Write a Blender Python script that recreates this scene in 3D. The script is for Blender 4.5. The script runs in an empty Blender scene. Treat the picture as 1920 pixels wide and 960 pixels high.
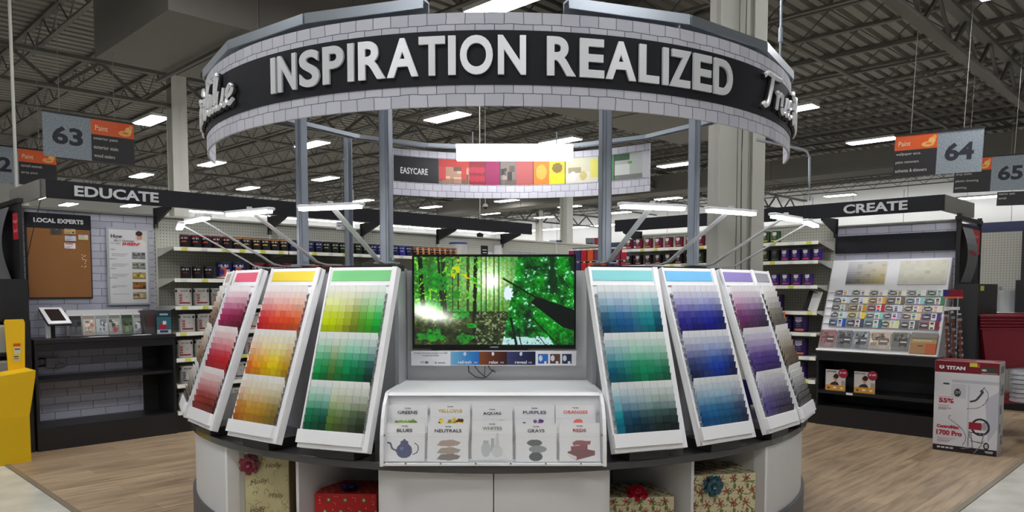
import bpy, math, random
import numpy as np
from mathutils import Vector, Matrix, Euler
R = math.radians
PI = math.pi
sc = bpy.context.scene
C = sc.collection
random.seed(7)
# ------------------------------------------------------------ camera
FPX, TH, CYP, EYE = 1407.0, R(3.36), 624.0, 1.55
cam_d = bpy.data.cameras.new('camera'); cam = bpy.data.objects.new('camera', cam_d); C.objects.link(cam)
cam.location = (0, 0, EYE); cam.rotation_euler = (PI/2 - TH, 0, 0)
cam_d.sensor_width = 36; cam_d.lens = FPX/1920*36; cam_d.shift_y = (CYP-480)/1920
cam_d.clip_end = 300
sc.camera = cam
# ------------------------------------------------------------ world, exposure
w = bpy.data.worlds.new('world'); sc.world = w; w.use_nodes = True
w.node_tree.nodes['Background'].inputs[0].default_value = (.9, .93, 1, 1)
w.node_tree.nodes['Background'].inputs[1].default_value = .3
sc.view_settings.view_transform = 'Standard'; sc.view_settings.look = 'None'
sc.view_settings.gamma = 1; sc.view_settings.use_curve_mapping = False
sc.view_settings.exposure = 0.98
TROFFER = 30.0      # strength of the diffusers of the ceiling lights
# ------------------------------------------------------------ picture geometry helpers (camera rays onto real planes)
_c, _s = math.cos(TH), math.sin(TH)
def ray(px, py):
    x = (px-960)/FPX; y = (CYP-py)/FPX
    return (x, _c+y*_s, -_s+y*_c)
def atz(px, py, z):
    r = ray(px, py); t = (z-EYE)/r[2]; return (r[0]*t, r[1]*t, z)
def atY(px, py, Y):
    r = ray(px, py); t = Y/r[1]; return (r[0]*t, Y, EYE+r[2]*t)
def onplane(px, py, P, a, off=0):
    r = ray(px, py); n = (-math.sin(a), math.cos(a)); u = (math.cos(a), math.sin(a))
    d = P[0]*n[0]+P[1]*n[1]+off
    t = d/(r[0]*n[0]+r[1]*n[1])
    return ((r[0]*t-P[0])*u[0]+(r[1]*t-P[1])*u[1], EYE+r[2]*t)
ICX, ICY = -.09, 5.78
def oncyl(px, py, Rr, back=False):
    r = ray(px, py); a = r[0]**2+r[1]**2; b = -2*(r[0]*ICX+r[1]*ICY); c = ICX**2+ICY**2-Rr*Rr
    d = max(b*b-4*a*c, 0); t = (-b+(math.sqrt(d) if back else -math.sqrt(d)))/(2*a)
    return math.atan2(r[0]*t-ICX, ICY-r[1]*t), EYE+r[2]*t
# ------------------------------------------------------------ materials
def lin(c):
    c = c/255.0
    return c/12.92 if c <= .04045 else ((c+.055)/1.055)**2.4
def L3(rgb): return tuple(lin(v) for v in rgb)
_m = {}
def M(name, rgb, rough=.5, metal=0.0, emit=0.0, spec=.5):
    if name in _m: return _m[name]
    m = bpy.data.materials.new(name); m.use_nodes = True; _m[name] = m
    b = m.node_tree.nodes['Principled BSDF']
    b.inputs['Base Color'].default_value = (*L3(rgb), 1)
    b.inputs['Roughness'].default_value = rough; b.inputs['Metallic'].default_value = metal
    b.inputs['Specular IOR Level'].default_value = spec
    if emit:
        b.inputs['Emission Color'].default_value = (*L3(rgb), 1); b.inputs['Emission Strength'].default_value = emit
    return m
def nodes(m): return m.node_tree.nodes, m.node_tree.links, m.node_tree.nodes['Principled BSDF']
white = M('white_laminate', (236, 236, 239), .35)
white2 = M('white_paint', (214, 214, 216), .5)
offwhite = M('cream_metal', (196, 196, 188), .45)
black = M('black_laminate', (30, 30, 33), .4)
blackm = M('black_metal', (24, 24, 26), .45)
charcoal = M('charcoal_panel', (32, 33, 39), .6, spec=.25)
silver = M('silver_paint', (150, 157, 168), .38, .35)
galv = M('galvanised_steel', (168, 176, 186), .3, .7)
gray = M('gray_laminate', (150, 151, 156), .45)
steel = M('grey_steel', (140, 138, 132), .5)
letterm = M('brushed_aluminium', (240, 241, 246), .32, .3)
lettere = M('sign_letter_grey', (196, 197, 202), .5)
glowtube = M('led_tube', (255, 255, 255), .5, 0, 12)
ceil_m = M('ceiling_steel_paint', (128, 124, 118), .85)
joist_m = M('joist_paint', (98, 95, 90), .8)
duct_m = M('duct_paint', (108, 105, 99), .8)
colpaint = M('column_paint', (178, 178, 170), .6)
inkk = M('ink_black', (28, 28, 34), .6)
inkw = M('ink_white', (228, 228, 232), .6)
inkr = M('ink_red', (170, 28, 50), .6)
inkg = M('ink_grey', (120, 120, 124), .6)
inkb = M('ink_blue', (40, 52, 120), .6)
cardw = M('white_card', (226, 226, 226), .55)
yellowm = M('yellow_cardboard', (236, 190, 6), .5)
redplastic = M('dark_red_plastic', (128, 18, 42), .45)
orange = M('orange_card', (240, 110, 40), .5)
clear = M('clear_acrylic', (235, 238, 240), .05)
clear.node_tree.nodes['Principled BSDF'].inputs['Transmission Weight'].default_value = 0
clear.node_tree.nodes['Principled BSDF'].inputs['Alpha'].default_value = .07
frost = M('frosted_plastic', (205, 208, 212), .3)
frost.node_tree.nodes['Principled BSDF'].inputs['Alpha'].default_value = .55
def attr_mat(name, rough=.45, emit=0):
    m = M(name, (200, 200, 200), rough, spec=.3); n, l, b = nodes(m)
    a = n.new('ShaderNodeAttribute'); a.attribute_name = 'Col'
    if emit:
        l.new(a.outputs['Color'], b.inputs['Emission Color']); b.inputs['Emission Strength'].default_value = emit
        b.inputs['Base Color'].default_value = (.01, .01, .01, 1); b.inputs['Roughness'].default_value = .22
    else: l.new(a.outputs['Color'], b.inputs['Base Color'])
    return m
printed = attr_mat('printed_paper', .45)
screenm = attr_mat('lit_screen', .2, .56)
objcol = M('coloured_paint', (200, 200, 200), .6, spec=.25)
_n, _l, _b = nodes(objcol); _o = _n.new('ShaderNodeObjectInfo'); _l.new(_o.outputs['Color'], _b.inputs['Base Color'])
def brick(name, uv, bw, bh, c1, c2, mort, off=.5, msize=.0022):
    m = M(name, c1, .6); n, l, b = nodes(m)
    tc = n.new('ShaderNodeTexCoord'); mp = n.new('ShaderNodeMapping'); br = n.new('ShaderNodeTexBrick')
    nz = n.new('ShaderNodeTexNoise'); nz.inputs['Scale'].default_value = 9; nz.inputs['Detail'].default_value = 3
    ad = n.new('ShaderNodeVectorMath'); ad.operation = 'MULTIPLY_ADD'; ad.inputs[1].default_value = (.014, .014, .014)
    src = tc.outputs['UV'] if uv else tc.outputs['Object']
    if not uv: mp.inputs['Rotation'].default_value = (PI/2, 0, 0); mp.inputs['Rotation'].default_value = (-PI/2, 0, 0)
    l.new(src, mp.inputs[0]); l.new(mp.outputs[0], nz.inputs['Vector'])
    l.new(nz.outputs['Color'], ad.inputs[0]); l.new(mp.outputs[0], ad.inputs[2]); l.new(ad.outputs[0], br.inputs['Vector'])
    br.inputs['Scale'].default_value = 1; br.inputs['Brick Width'].default_value = bw; br.inputs['Row Height'].default_value = bh
    br.inputs['Mortar Size'].default_value = msize; br.inputs['Mortar Smooth'].default_value = .3; br.offset = off
    br.inputs['Color1'].default_value = (*L3(c1), 1); br.inputs['Color2'].default_value = (*L3(c2), 1); br.inputs['Mortar'].default_value = (*L3(mort), 1)
    l.new(br.outputs['Color'], b.inputs['Base Color'])
    return m
brick_hdr = brick('printed_block_banner', True, .094, .066, (192, 192, 206), (208, 208, 219), (84, 84, 100), msize=.0021)
brick_wall = brick('printed_block_panel', False, .235, .078, (172, 173, 190), (186, 187, 202), (84, 84, 98), msize=.0028)
def pegmat(name, rgb, step=.034):
    m = M(name, rgb, .6); n, l, b = nodes(m)
    tc = n.new('ShaderNodeTexCoord'); sp = n.new('ShaderNodeSeparateXYZ'); l.new(tc.outputs['Object'], sp.inputs[0])
    outs = []
    for ax in ('X', 'Z'):
        a = n.new('ShaderNodeMath'); a.operation = 'MULTIPLY'; a.inputs[1].default_value = 1/step; l.new(sp.outputs[ax], a.inputs[0])
        f = n.new('ShaderNodeMath'); f.operation = 'FRACT'; l.new(a.outputs[0], f.inputs[0])
        s = n.new('ShaderNodeMath'); s.operation = 'SUBTRACT'; s.inputs[1].default_value = .5; l.new(f.outputs[0], s.inputs[0])
        q = n.new('ShaderNodeMath'); q.operation = 'MULTIPLY'; l.new(s.outputs[0], q.inputs[0]); l.new(s.outputs[0], q.inputs[1]); outs.append(q)
    ad = n.new('ShaderNodeMath'); l.new(outs[0].outputs[0], ad.inputs[0]); l.new(outs[1].outputs[0], ad.inputs[1])
    lt = n.new('ShaderNodeMath'); lt.operation = 'LESS_THAN'; lt.inputs[1].default_value = .022; l.new(ad.outputs[0], lt.inputs[0])
    mx = n.new('ShaderNodeMix'); mx.data_type = 'RGBA'; l.new(lt.outputs[0], mx.inputs[0])
    mx.inputs[6].default_value = (*L3(rgb), 1); mx.inputs[7].default_value = (.05, .05, .05, 1)
    l.new(mx.outputs[2], b.inputs['Base Color']); return m
peg = pegmat('pegboard', (178, 178, 168))
# ------------------------------------------------------------ mesh builder
class G:
    def __init__(s): s.v = []; s.f = []; s.m = []; s.uv = None
    def add(s, vs, fs, m=0, mat=None):
        o = len(s.v)
        s.v += [tuple(mat @ Vector(v)) for v in vs] if mat else [tuple(v) for v in vs]
        s.f += [tuple(i+o for i in f) for f in fs]; s.m += [m]*len(fs); return s
    def box(s, x0, x1, y0, y1, z0, z1, m=0, mat=None):
        vs = [(x, y, z) for z in (z0, z1) for y in (y0, y1) for x in (x0, x1)]
        return s.add(vs, [(0, 2, 3, 1), (4, 5, 7, 6), (0, 1, 5, 4), (2, 6, 7, 3), (0, 4, 6, 2), (1, 3, 7, 5)], m, mat)
    def lathe(s, prof, n=20, c=(0, 0, 0), m=0, mat=None):
        vs = []; fs = []
        for r, z in prof:
            for i in range(n): a = 2*PI*i/n; vs.append((c[0]+r*math.cos(a), c[1]+r*math.sin(a), c[2]+z))
        for j in range(len(prof)-1):
            for i in range(n):
                k = (i+1) % n; fs.append((j*n+i, j*n+k, (j+1)*n+k, (j+1)*n+i))
        fs.append(tuple(range(n))[::-1]); fs.append(tuple((len(prof)-1)*n+i for i in range(n)))
        return s.add(vs, fs, m, mat)
    def tube(s, pts, r, n=8, m=0, closed=False):
        P = [Vector(p) for p in pts]; vs = []; fs = []; up = Vector((0, 0, 1)); K = len(P)
        for i, p in enumerate(P):
            d = (P[min(i+1, K-1)]-P[max(i-1, 0)]).normalized()
            a = d.cross(up)
            if a.length < 1e-3: a = d.cross(Vector((1, 0, 0)))
            a.normalize(); b = d.cross(a); rr = r[i] if isinstance(r, (list, tuple)) else r
            for k in range(n): t = 2*PI*k/n; vs.append(p+a*(rr*math.cos(t))+b*(rr*math.sin(t)))
        for j in range(K-1):
            for i in range(n):
                k = (i+1) % n; fs.append((j*n+i, j*n+k, (j+1)*n+k, (j+1)*n+i))
        fs.append(tuple(range(n))[::-1]); fs.append(tuple((K-1)*n+i for i in range(n)))
        return s.add(vs, fs, m)
    def bar(s, p, q, w, t, m=0, up=(0, 0, 1)):
        p = Vector(p); q = Vector(q); d = (q-p); Ln = d.length; d.normalize(); u = Vector(up)
        a = d.cross(u)
        if a.length < 1e-3: a = d.cross(Vector((1, 0, 0)))
        a.normalize(); b = a.cross(d).normalized()
        vs = [p0+a*x*w/2+b*y*t/2 for p0 in (p, q) for x, y in ((-1, -1), (1, -1), (1, 1), (-1, 1))]
        return s.add(vs, [(0, 1, 2, 3), (7, 6, 5, 4), (0, 4, 5, 1), (1, 5, 6, 2), (2, 6, 7, 3), (3, 7, 4, 0)], m)
    def prism(s, poly, y0, y1, m=0, mat=None, axis='y'):
        n = len(poly)
        if axis == 'y': vs = [(a, y0, b) for a, b in poly]+[(a, y1, b) for a, b in poly]
        elif axis == 'x': vs = [(y0, a, b) for a, b in poly]+[(y1, a, b) for a, b in poly]
        else: vs = [(a, b, y0) for a, b in poly]+[(a, b, y1) for a, b in poly]
        fs = [tuple(range(n)), tuple(range(2*n-1, n-1, -1))]+[(i, i+n, (i+1) % n+n, (i+1) % n) for i in range(n)]
        return s.add(vs, fs, m, mat)
    def arc(s, r0, r1, z0, z1, a0, a1, n, m=0):
        # wall on a circle, angle 0 towards -y, positive towards +x; z0 may be a function of the angle
        f0 = z0 if callable(z0) else (lambda a: z0); f1 = z1 if callable(z1) else (lambda a: z1)
        vs = []; fs = []
        for i in range(n+1):
            a = a0+(a1-a0)*i/n; sn, cs = math.sin(a), -math.cos(a)
            vs += [(r0*sn, r0*cs, f0(a)), (r1*sn, r1*cs, f0(a)), (r1*sn, r1*cs, f1(a)), (r0*sn, r0*cs, f1(a))]
        for i in range(n):
            for k in range(4):
                j = (k+1) % 4; fs.append((4*i+k, 4*i+j, 4*i+4+j, 4*i+4+k))
        fs += [(0, 3, 2, 1), (4*n, 4*n+1, 4*n+2, 4*n+3)]
        return s.add(vs, fs, m)
def obj(name, g, mats, parent=None, loc=(0, 0, 0), rot=(0, 0, 0), bev=0, smooth=False, kind=None, label=None):
    me = bpy.data.meshes.new(name); me.from_pydata(g.v, [], g.f)
    if not isinstance(mats, (list, tuple)): mats = [mats]
    for m in mats: me.materials.append(m)
    me.polygons.foreach_set('material_index', g.m)
    if smooth: me.polygons.foreach_set('use_smooth', [True]*len(g.f))
    me.update(); 
    import bmesh
    bm = bmesh.new(); bm.from_mesh(me); bmesh.ops.recalc_face_normals(bm, faces=bm.faces); bm.to_mesh(me); bm.free()
    if g.uv:
        uvl = me.uv_layers.new(name='UVMap')
        for lp in me.loops: uvl.data[lp.index].uv = g.uv(me.vertices[lp.vertex_index].co)
    if smooth: 
        try: me.set_sharp_from_angle(angle=R(35))
        except Exception: pass
    o = bpy.data.objects.new(name, me); C.objects.link(o); o.parent = parent; o.location = loc; o.rotation_euler = rot
    if bev: b = o.modifiers.new('bevel', 'BEVEL'); b.width = bev; b.segments = 2; b.limit_method = 'ANGLE'
    if kind: o['kind'] = kind
    if label: o['label'] = label
    return o
def tag(o, label, cat, group=None, kind=None):
    o['label'] = label; o['category'] = cat
    if group: o['group'] = group
    if kind: o['kind'] = kind
    return o
def thing(name, label, cat, loc=(0, 0, 0), rz=0, group=None, rx=0, ry=0):
    o = bpy.data.objects.new(name, None); C.objects.link(o); o.empty_display_size = .1
    o.location = loc; o.rotation_euler = (rx, ry, rz); return tag(o, label, cat, group)
def dup(root, label, loc=None, rz=None, group=None, color=None):
    r = root.copy(); C.objects.link(r)
    if loc is not None: r.location = loc
    if rz is not None: r.rotation_euler = (r.rotation_euler[0], r.rotation_euler[1], rz)
    r['label'] = label
    if group: r['group'] = group
    for ch in list(root.children):
        c = ch.copy(); C.objects.link(c); c.parent = r
        if color and c.get('tint'): c.color = color
        for g in ch.children:
            d = g.copy(); C.objects.link(d); d.parent = c
    return r
def struct(name, g, m, rz=0, **k):
    o = obj(name, g, m, rot=(0, 0, rz), **k); o['kind'] = 'structure'; return o
# ------------------------------------------------------------ text and pictures
_tc = {}
def text_mesh(s, w, h, ext=.001, bold=0.0, shear=0.0, res=3):
    """flat lettering fitted to w x h, centred on x, standing on z=0, facing -y"""
    key = (s, round(w, 4), round(h, 4), ext, bold, shear)
    if key in _tc: return _tc[key]
    cu = bpy.data.curves.new('t', 'FONT'); cu.body = s; cu.size = 1; cu.extrude = 0; cu.offset = bold; cu.shear = shear; cu.resolution_u = res
    cu.align_x = 'CENTER'
    to = bpy.data.objects.new('t', cu); C.objects.link(to)
    dg = bpy.context.evaluated_depsgraph_get(); me = bpy.data.meshes.new_from_object(to.evaluated_get(dg))
    bpy.data.objects.remove(to); bpy.data.curves.remove(cu)
    n = len(me.vertices); co = np.zeros(n*3); me.vertices.foreach_get('co', co); co = co.reshape(-1, 3)
    lo = co.min(0); hi = co.max(0); sx = w/max(hi[0]-lo[0], 1e-6); sz = h/max(hi[1]-lo[1], 1e-6)
    faces = [tuple(p.vertices) for p in me.polygons]; bpy.data.meshes.remove(me)
    X = (co[:, 0]-(lo[0]+hi[0])/2)*sx; Z = (co[:, 1]-lo[1])*sz
    # give it thickness: front copy, back copy and rim
    edges = {}
    for f in faces:
        for a, b in zip(f, f[1:]+f[:1]): edges[(a, b)] = edges.get((a, b), 0)+1
    rim = [(a, b) for (a, b) in edges if (b, a) not in edges]
    vs = [(x, -ext, z) for x, z in zip(X, Z)]+[(x, 0, z) for x, z in zip(X, Z)]
    fs = list(faces)+[tuple(i+n for i in f[::-1]) for f in faces]+[(b, a, a+n, b+n) for a, b in rim]
    g = G(); g.add(vs, fs); _tc[key] = g; return g
def text(s, w, h, mat, parent, loc, rot=(0, 0, 0), ext=.001, bold=0.0, shear=0.0, name='lettering', bend=None, res=3):
    g = text_mesh(s, w, h, ext, bold, shear, res)
    if bend:
        rr, a0, sg = bend   # radius, angle of centre, +1 outside / -1 inside of the ring
        g2 = G(); g2.f = g.f; g2.m = g.m
        for x, y, z in g.v:
            a = a0+sg*x/rr; r2 = rr-sg*y
            g2.v.append((r2*math.sin(a), -r2*math.cos(a), z))
        g = g2
    return obj(name, g, mat, parent, loc, rot)
class Cv:
    """a small painted surface: rows from the top, colours 0-255"""
    def __init__(s, w, h, c=(255, 255, 255)):
        s.a = np.zeros((h, w, 3)); s.a[:] = c; s.w = w; s.h = h
        s.X, s.Y = np.meshgrid((np.arange(w)+.5)/w, (np.arange(h)+.5)/h)
    def put(s, mk, c, al=1.0): s.a[mk] = s.a[mk]*(1-al)+np.array(c)*al; return s
    def rect(s, x0, y0, x1, y1, c, al=1): return s.put((s.X >= x0) & (s.X < x1) & (s.Y >= y0) & (s.Y < y1), c, al)
    def ell(s, cx, cy, rx, ry, c, al=1): return s.put(((s.X-cx)/rx)**2+((s.Y-cy)/ry)**2 < 1, c, al)
    def line(s, x0, y0, x1, y1, wd, c, al=1, asp=None):
        asp = asp or s.h/s.w
        dx, dy = x1-x0, (y1-y0)*asp; L = dx*dx+dy*dy+1e-9
        px, py = s.X-x0, (s.Y-y0)*asp; t = np.clip((px*dx+py*dy)/L, 0, 1)
        return s.put((px-t*dx)**2+(py-t*dy)**2 < (wd/2)**2, c, al)
    def poly(s, pts, c, al=1):
        ins = np.zeros(s.X.shape, bool); n = len(pts)
        for i in range(n):
            x0, y0 = pts[i]; x1, y1 = pts[(i+1) % n]
            if y0 == y1: continue
            cond = ((s.Y > y0) != (s.Y > y1)) & (s.X < (x1-x0)*(s.Y-y0)/(y1-y0)+x0); ins ^= cond
        return s.put(ins, c, al)
    def noise(s, nx, ny, seed=0):
        rg = np.random.RandomState(seed); g = rg.rand(ny+2, nx+2)
        x = s.X*nx; y = s.Y*ny; xi = x.astype(int); yi = y.astype(int); fx = x-xi; fy = y-yi
        fx = fx*fx*(3-2*fx); fy = fy*fy*(3-2*fy)
        return (g[yi, xi]*(1-fx)+g[yi, xi+1]*fx)*(1-fy)+(g[yi+1, xi]*(1-fx)+g[yi+1, xi+1]*fx)*fy
    def photo(s, x0, y0, x1, y1, base, seed):
        """a small blurry room picture inside the rectangle"""
        rg = random.Random(seed); W, H = x1-x0, y1-y0
        s.rect(x0, y0, x1, y1, base)
        for k in range(9):
            a = rg.random(); b = rg.random(); ww = .1+.25*rg.random(); hh = .1+.3*rg.random()
            v = rg.choice([.45, .65, 1.25, 1.4, .3]); c = tuple(min(250, q*v) for q in base)
            s.rect(x0+a*W*(1-ww), y0+b*H*(1-hh), x0+(a*(1-ww)+ww)*W, y0+(b*(1-hh)+hh)*H, c, .8)
        s.rect(x0, y1-.22*H, x1, y1, tuple(q*.7 for q in base), .6); return s
def lut(a):
    a = np.clip(a, 0, 255)/255.0
    return np.where(a <= .04045, a/12.92, ((a+.055)/1.055)**2.4)
def picture(name, cv, w, h, parent, loc, rot=(0, 0, 0), mat=None, bend=None, fn=None, thick=0.0, label=None):
    """cv painted on a w x h sheet, bottom-centre at loc, facing -y; one face per painted cell"""
    nx, ny = cv.w, cv.h
    xs = np.linspace(-w/2, w/2, nx+1); zs = np.linspace(h, 0, ny+1)
    XX, ZZ = np.meshgrid(xs, zs); YY = np.zeros_like(XX)
    if bend:
        rr, a0, sg = bend; A = a0+sg*XX/rr; XX, YY = rr*np.sin(A), -rr*np.cos(A)
    if fn: XX, YY, ZZ = fn(XX, YY, ZZ)
    vs = np.stack([XX, YY, ZZ], -1).reshape(-1, 3)
    i = np.arange(ny)[:, None]*(nx+1)+np.arange(nx)[None, :]
    F = np.stack([i+nx+1, i+nx+2, i+1, i], -1).reshape(-1, 4)
    me = bpy.data.meshes.new(name); me.vertices.add(len(vs)); me.vertices.foreach_set('co', vs.ravel())
    me.loops.add(F.size); me.loops.foreach_set('vertex_index', F.ravel().astype(np.int32))
    me.polygons.add(len(F)); me.polygons.foreach_set('loop_start', (np.arange(len(F))*4).astype(np.int32))
    me.update(calc_edges=True)
    at = me.color_attributes.new('Col', 'FLOAT_COLOR', 'CORNER')
    col = lut(cv.a).reshape(-1, 3); col = np.concatenate([col, np.ones((len(col), 1))], 1); col = np.repeat(col, 4, 0)
    at.data.foreach_set('color', col.ravel().astype(np.float32))
    me.materials.append(mat or printed); me.validate()
    o = bpy.data.objects.new(name, me); C.objects.link(o); o.parent = parent; o.location = loc; o.rotation_euler = rot
    if label: o['label'] = label
    return o
ORD = ['zeroth', 'first', 'second', 'third', 'fourth', 'fifth', 'sixth', 'seventh', 'eighth', 'ninth', 'tenth', 'eleventh', 'twelfth', 'thirteenth', 'fourteenth', 'fifteenth', 'sixteenth', 'seventeenth', 'eighteenth', 'nineteenth', 'twentieth', 'twenty-first', 'twenty-second', 'twenty-third', 'twenty-fourth', 'twenty-fifth', 'twenty-sixth', 'twenty-seventh', 'twenty-eighth', 'twenty-ninth', 'thirtieth', 'thirty-first', 'thirty-second', 'thirty-third', 'thirty-fourth', 'thirty-fifth', 'thirty-sixth', 'thirty-seventh', 'thirty-eighth']
# ============================================================ ROOM (u runs right-and-away, v left-and-away)
UA = R(45.5); cu_, su_ = math.cos(UA), math.sin(UA)
def uvw(u, v, z=0): return (u*cu_-v*su_, u*su_+v*cu_, z)
U0, U1, V0, V1, HC = -12, 39, -12, 40, 6.8
tile = M('white_floor_tile', (208, 206, 196), .22); n, l, b = nodes(tile)
tc = n.new('ShaderNodeTexCoord'); nz = n.new('ShaderNodeTexNoise'); nz.inputs['Scale'].default_value = 3; nz.inputs['Detail'].default_value = 8; l.new(tc.outputs['Object'], nz.inputs[0])
cr = n.new('ShaderNodeValToRGB'); cr.color_ramp.elements[0].position = .3; cr.color_ramp.elements[0].color = (*L3((184, 183, 172)), 1); cr.color_ramp.elements[1].position = .7; cr.color_ramp.elements[1].color = (*L3((214, 213, 204)), 1)
l.new(nz.outputs[0], cr.inputs[0]); l.new(cr.outputs[0], b.inputs['Base Color'])
g = G().box(U0, U1, V0, V1, -.1, 0); struct('floor', g, tile, UA)
wood = M('wood_plank_vinyl', (150, 128, 104), .38); n, l, b = nodes(wood)
tc = n.new('ShaderNodeTexCoord'); br = n.new('ShaderNodeTexBrick'); br.inputs['Scale'].default_value = 1; br.inputs['Brick Width'].default_value = 1.22; br.inputs['Row Height'].default_value = .18; br.inputs['Mortar Size'].default_value = .0012; br.offset = .37
br.inputs['Color1'].default_value = (*L3((182, 160, 132)), 1); br.inputs['Color2'].default_value = (*L3((158, 137, 112)), 1); br.inputs['Mortar'].default_value = (*L3((96, 78, 62)), 1); br.inputs['Bias'].default_value = 0
l.new(tc.outputs['Object'], br.inputs['Vector'])
mp = n.new('ShaderNodeMapping'); mp.inputs['Scale'].default_value = (.9, 9, 1); l.new(tc.outputs['Object'], mp.inputs[0])
nz = n.new('ShaderNodeTexNoise'); nz.inputs['Scale'].default_value = 2.2; nz.inputs['Detail'].default_value = 6; nz.inputs['Distortion'].default_value = .5; l.new(mp.outputs[0], nz.inputs[0])
cr = n.new('ShaderNodeValToRGB'); cr.color_ramp.elements[0].position = .3; cr.color_ramp.elements[0].color = (.5, .45, .4, 1); cr.color_ramp.elements[1].position = .62; cr.color_ramp.elements[1].color = (1.05, 1.05, 1.05, 1); l.new(nz.outputs[0], cr.inputs[0])
mx = n.new('ShaderNodeMix'); mx.data_type = 'RGBA'; mx.blend_type = 'MULTIPLY'; mx.inputs[0].default_value = .85; l.new(br.outputs[0], mx.inputs[6]); l.new(cr.outputs[0], mx.inputs[7]); l.new(mx.outputs[2], b.inputs['Base Color'])
g = G().box(1.56, 12.5, 1.42, 10.2, 0.0, .004); o = struct('floor_wood', g, wood, UA); o.name = 'floor_2'
g = G().box(1.52, 1.56, 1.38, 10.2, 0, .007).box(1.56, 12.5, 1.38, 1.42, 0, .007); struct('trim_1', g, M('floor_trim', (120, 108, 92), .5), UA)
wallm = M('white_block_wall', (214, 214, 212), .7); navy = M('navy_wall_stripe', (38, 44, 74), .6)
g = G().box(U1, U1+.2, V0, V1, 0, HC+.3); struct('wall_back', g, wallm, UA)
g = G().box(U0, U1, V1, V1+.2, 0, HC+.3); struct('wall_left', g, wallm, UA)
g = G().box(U0-.2, U0, V0, V1, 0, HC+.3); struct('wall_front', g, wallm, UA)
g = G().box(U0, U1, V0-.2, V0, 0, HC+.3); struct('wall_right', g, wallm, UA)
g = G().box(U1-.03, U1, V0, V1, 3.9, 4.5); struct('trim_2', g, navy, UA)
g = G()
for v in np.arange(-10, 40, 4.4): g.box(U1-.012, U1, v, v+.03, 0, 6.3)
struct('trim_3', g, M('wall_joint', (150, 150, 150), .7), UA)
# corrugated roof deck, ribs along u
g = G(); p = V0; prof = []
while p < V1:
    prof += [(p, HC+.09), (p+.07, HC+.09), (p+.10, HC), (p+.27, HC), (p+.30, HC+.09)]; p += .30
vs = [(U0, a, b) for a, b in prof]+[(U1, a, b) for a, b in prof]; K = len(prof)
g.add(vs, [(i, i+1, i+1+K, i+K) for i in range(K-1)]); g.box(U0, U1, V0, V1, HC+.12, HC+.3)
struct('ceiling', g, ceil_m, UA)
# bar joists along v, each one object
k = 4
for u in np.arange(-7.4, 38.5, 1.45):
    g = G(); zt, zb = HC-.02, HC-.54
    g.box(u-.05, u+.05, V0, V1, zt-.05, zt); g.box(u-.045, u+.045, V0, V1, zb, zb+.04)
    y = max(V0, -3); top = True
    while y < V1-.6:
        z0_, z1_ = (zt-.04, zb+.03) if top else (zb+.03, zt-.04)
        g.bar((u, y, z0_), (u, y+.55, z1_), .02, .02, 0, (1, 0, 0)); y += .55; top = not top
    struct('trim_%d' % k, g, joist_m, UA); k += 1
# girders along u over the columns
for v in (-9.4, 3.65, 16.8, 30.0):
    g = G(); zt, zb = HC-.64, HC-1.35
    g.box(U0, U1, v-.09, v+.09, zt-.07, zt); g.box(U0, U1, v-.09, v+.09, zb, zb+.07)
    y = -6.0; top = True
    while y < U1-1:
        z0_, z1_ = (zt-.05, zb+.04) if top else (zb+.04, zt-.05)
        g.bar((y, v, z0_), (y+.8, v, z1_), .06, .05, 0, (0, 1, 0)); y += .8; top = not top
    struct('trim_%d' % k, g, joist_m, UA); k += 1
# cross bridging wires / sprinkler mains
for v in (6.2, 21.5, 26.0):
    g = G(); g.tube([(U0, v, 6.02), (U1, v, 6.02)], .04); struct('trim_%d' % k, g, duct_m, UA); k += 1
# big sheet metal duct
DL = 3.9
d = thing('air_duct', 'long rectangular beige air duct hanging under the roof trusses', 'duct', uvw(3.8, 11.1, 0), UA)
g = G().box(0, DL, -1.4, 1.4, 5.0, 6.1)
for q in np.arange(1.2, DL, 1.5): g.box(q, q+.03, -1.415, 1.415, 4.985, 6.11)
obj('duct_body', g, duct_m, d)
g = G().box(.55, 1.0, .2, 1.0, 6.1, 6.75); obj('riser', g, duct_m, d)
for i, q in enumerate((1.0, 3.2)):
    g = G().box(q, q+.05, -1.75, 1.75, 4.9, 4.95).tube([(q+.02, -1.7, 4.92), (q+.02, -1.7, 6.75)], .012).tube([(q+.02, 1.7, 4.92), (q+.02, 1.7, 6.75)], .012)
    obj('hanger_strap', g, joist_m, d)
for a, bq, vv in ((1.2, 3.8, .45), (1.6, 3.8, -.5)):
    g = G().tube([(a, vv, 4.8), (bq, vv, 4.8)], .05)
    obj('strut_rail', g, joist_m, d)
d = thing('air_duct', 'beige duct underside seen at the top inside the ring on the right', 'duct', uvw(9.2, 8.9, 0), UA)
g = G().box(0, 6.6, -1.0, 1.0, 5.0, 5.9)
obj('duct_body', g, duct_m, d); obj('flange', G().box(3.2, 3.25, -1.015, 1.015, 4.985, 5.91), duct_m, d)
d = thing('air_duct', 'far horizontal beige duct running behind the block banner and the 64 sign', 'duct', uvw(25, 12, 0), UA)
obj('duct_body', G().box(0, 1.2, -18, 18, 5.3, 5.95), duct_m, d)
for q in (-12, -6, 0, 6, 12): obj('flange', G().box(-.015, 1.215, q, q+.04, 5.285, 5.96), duct_m, d)
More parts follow.
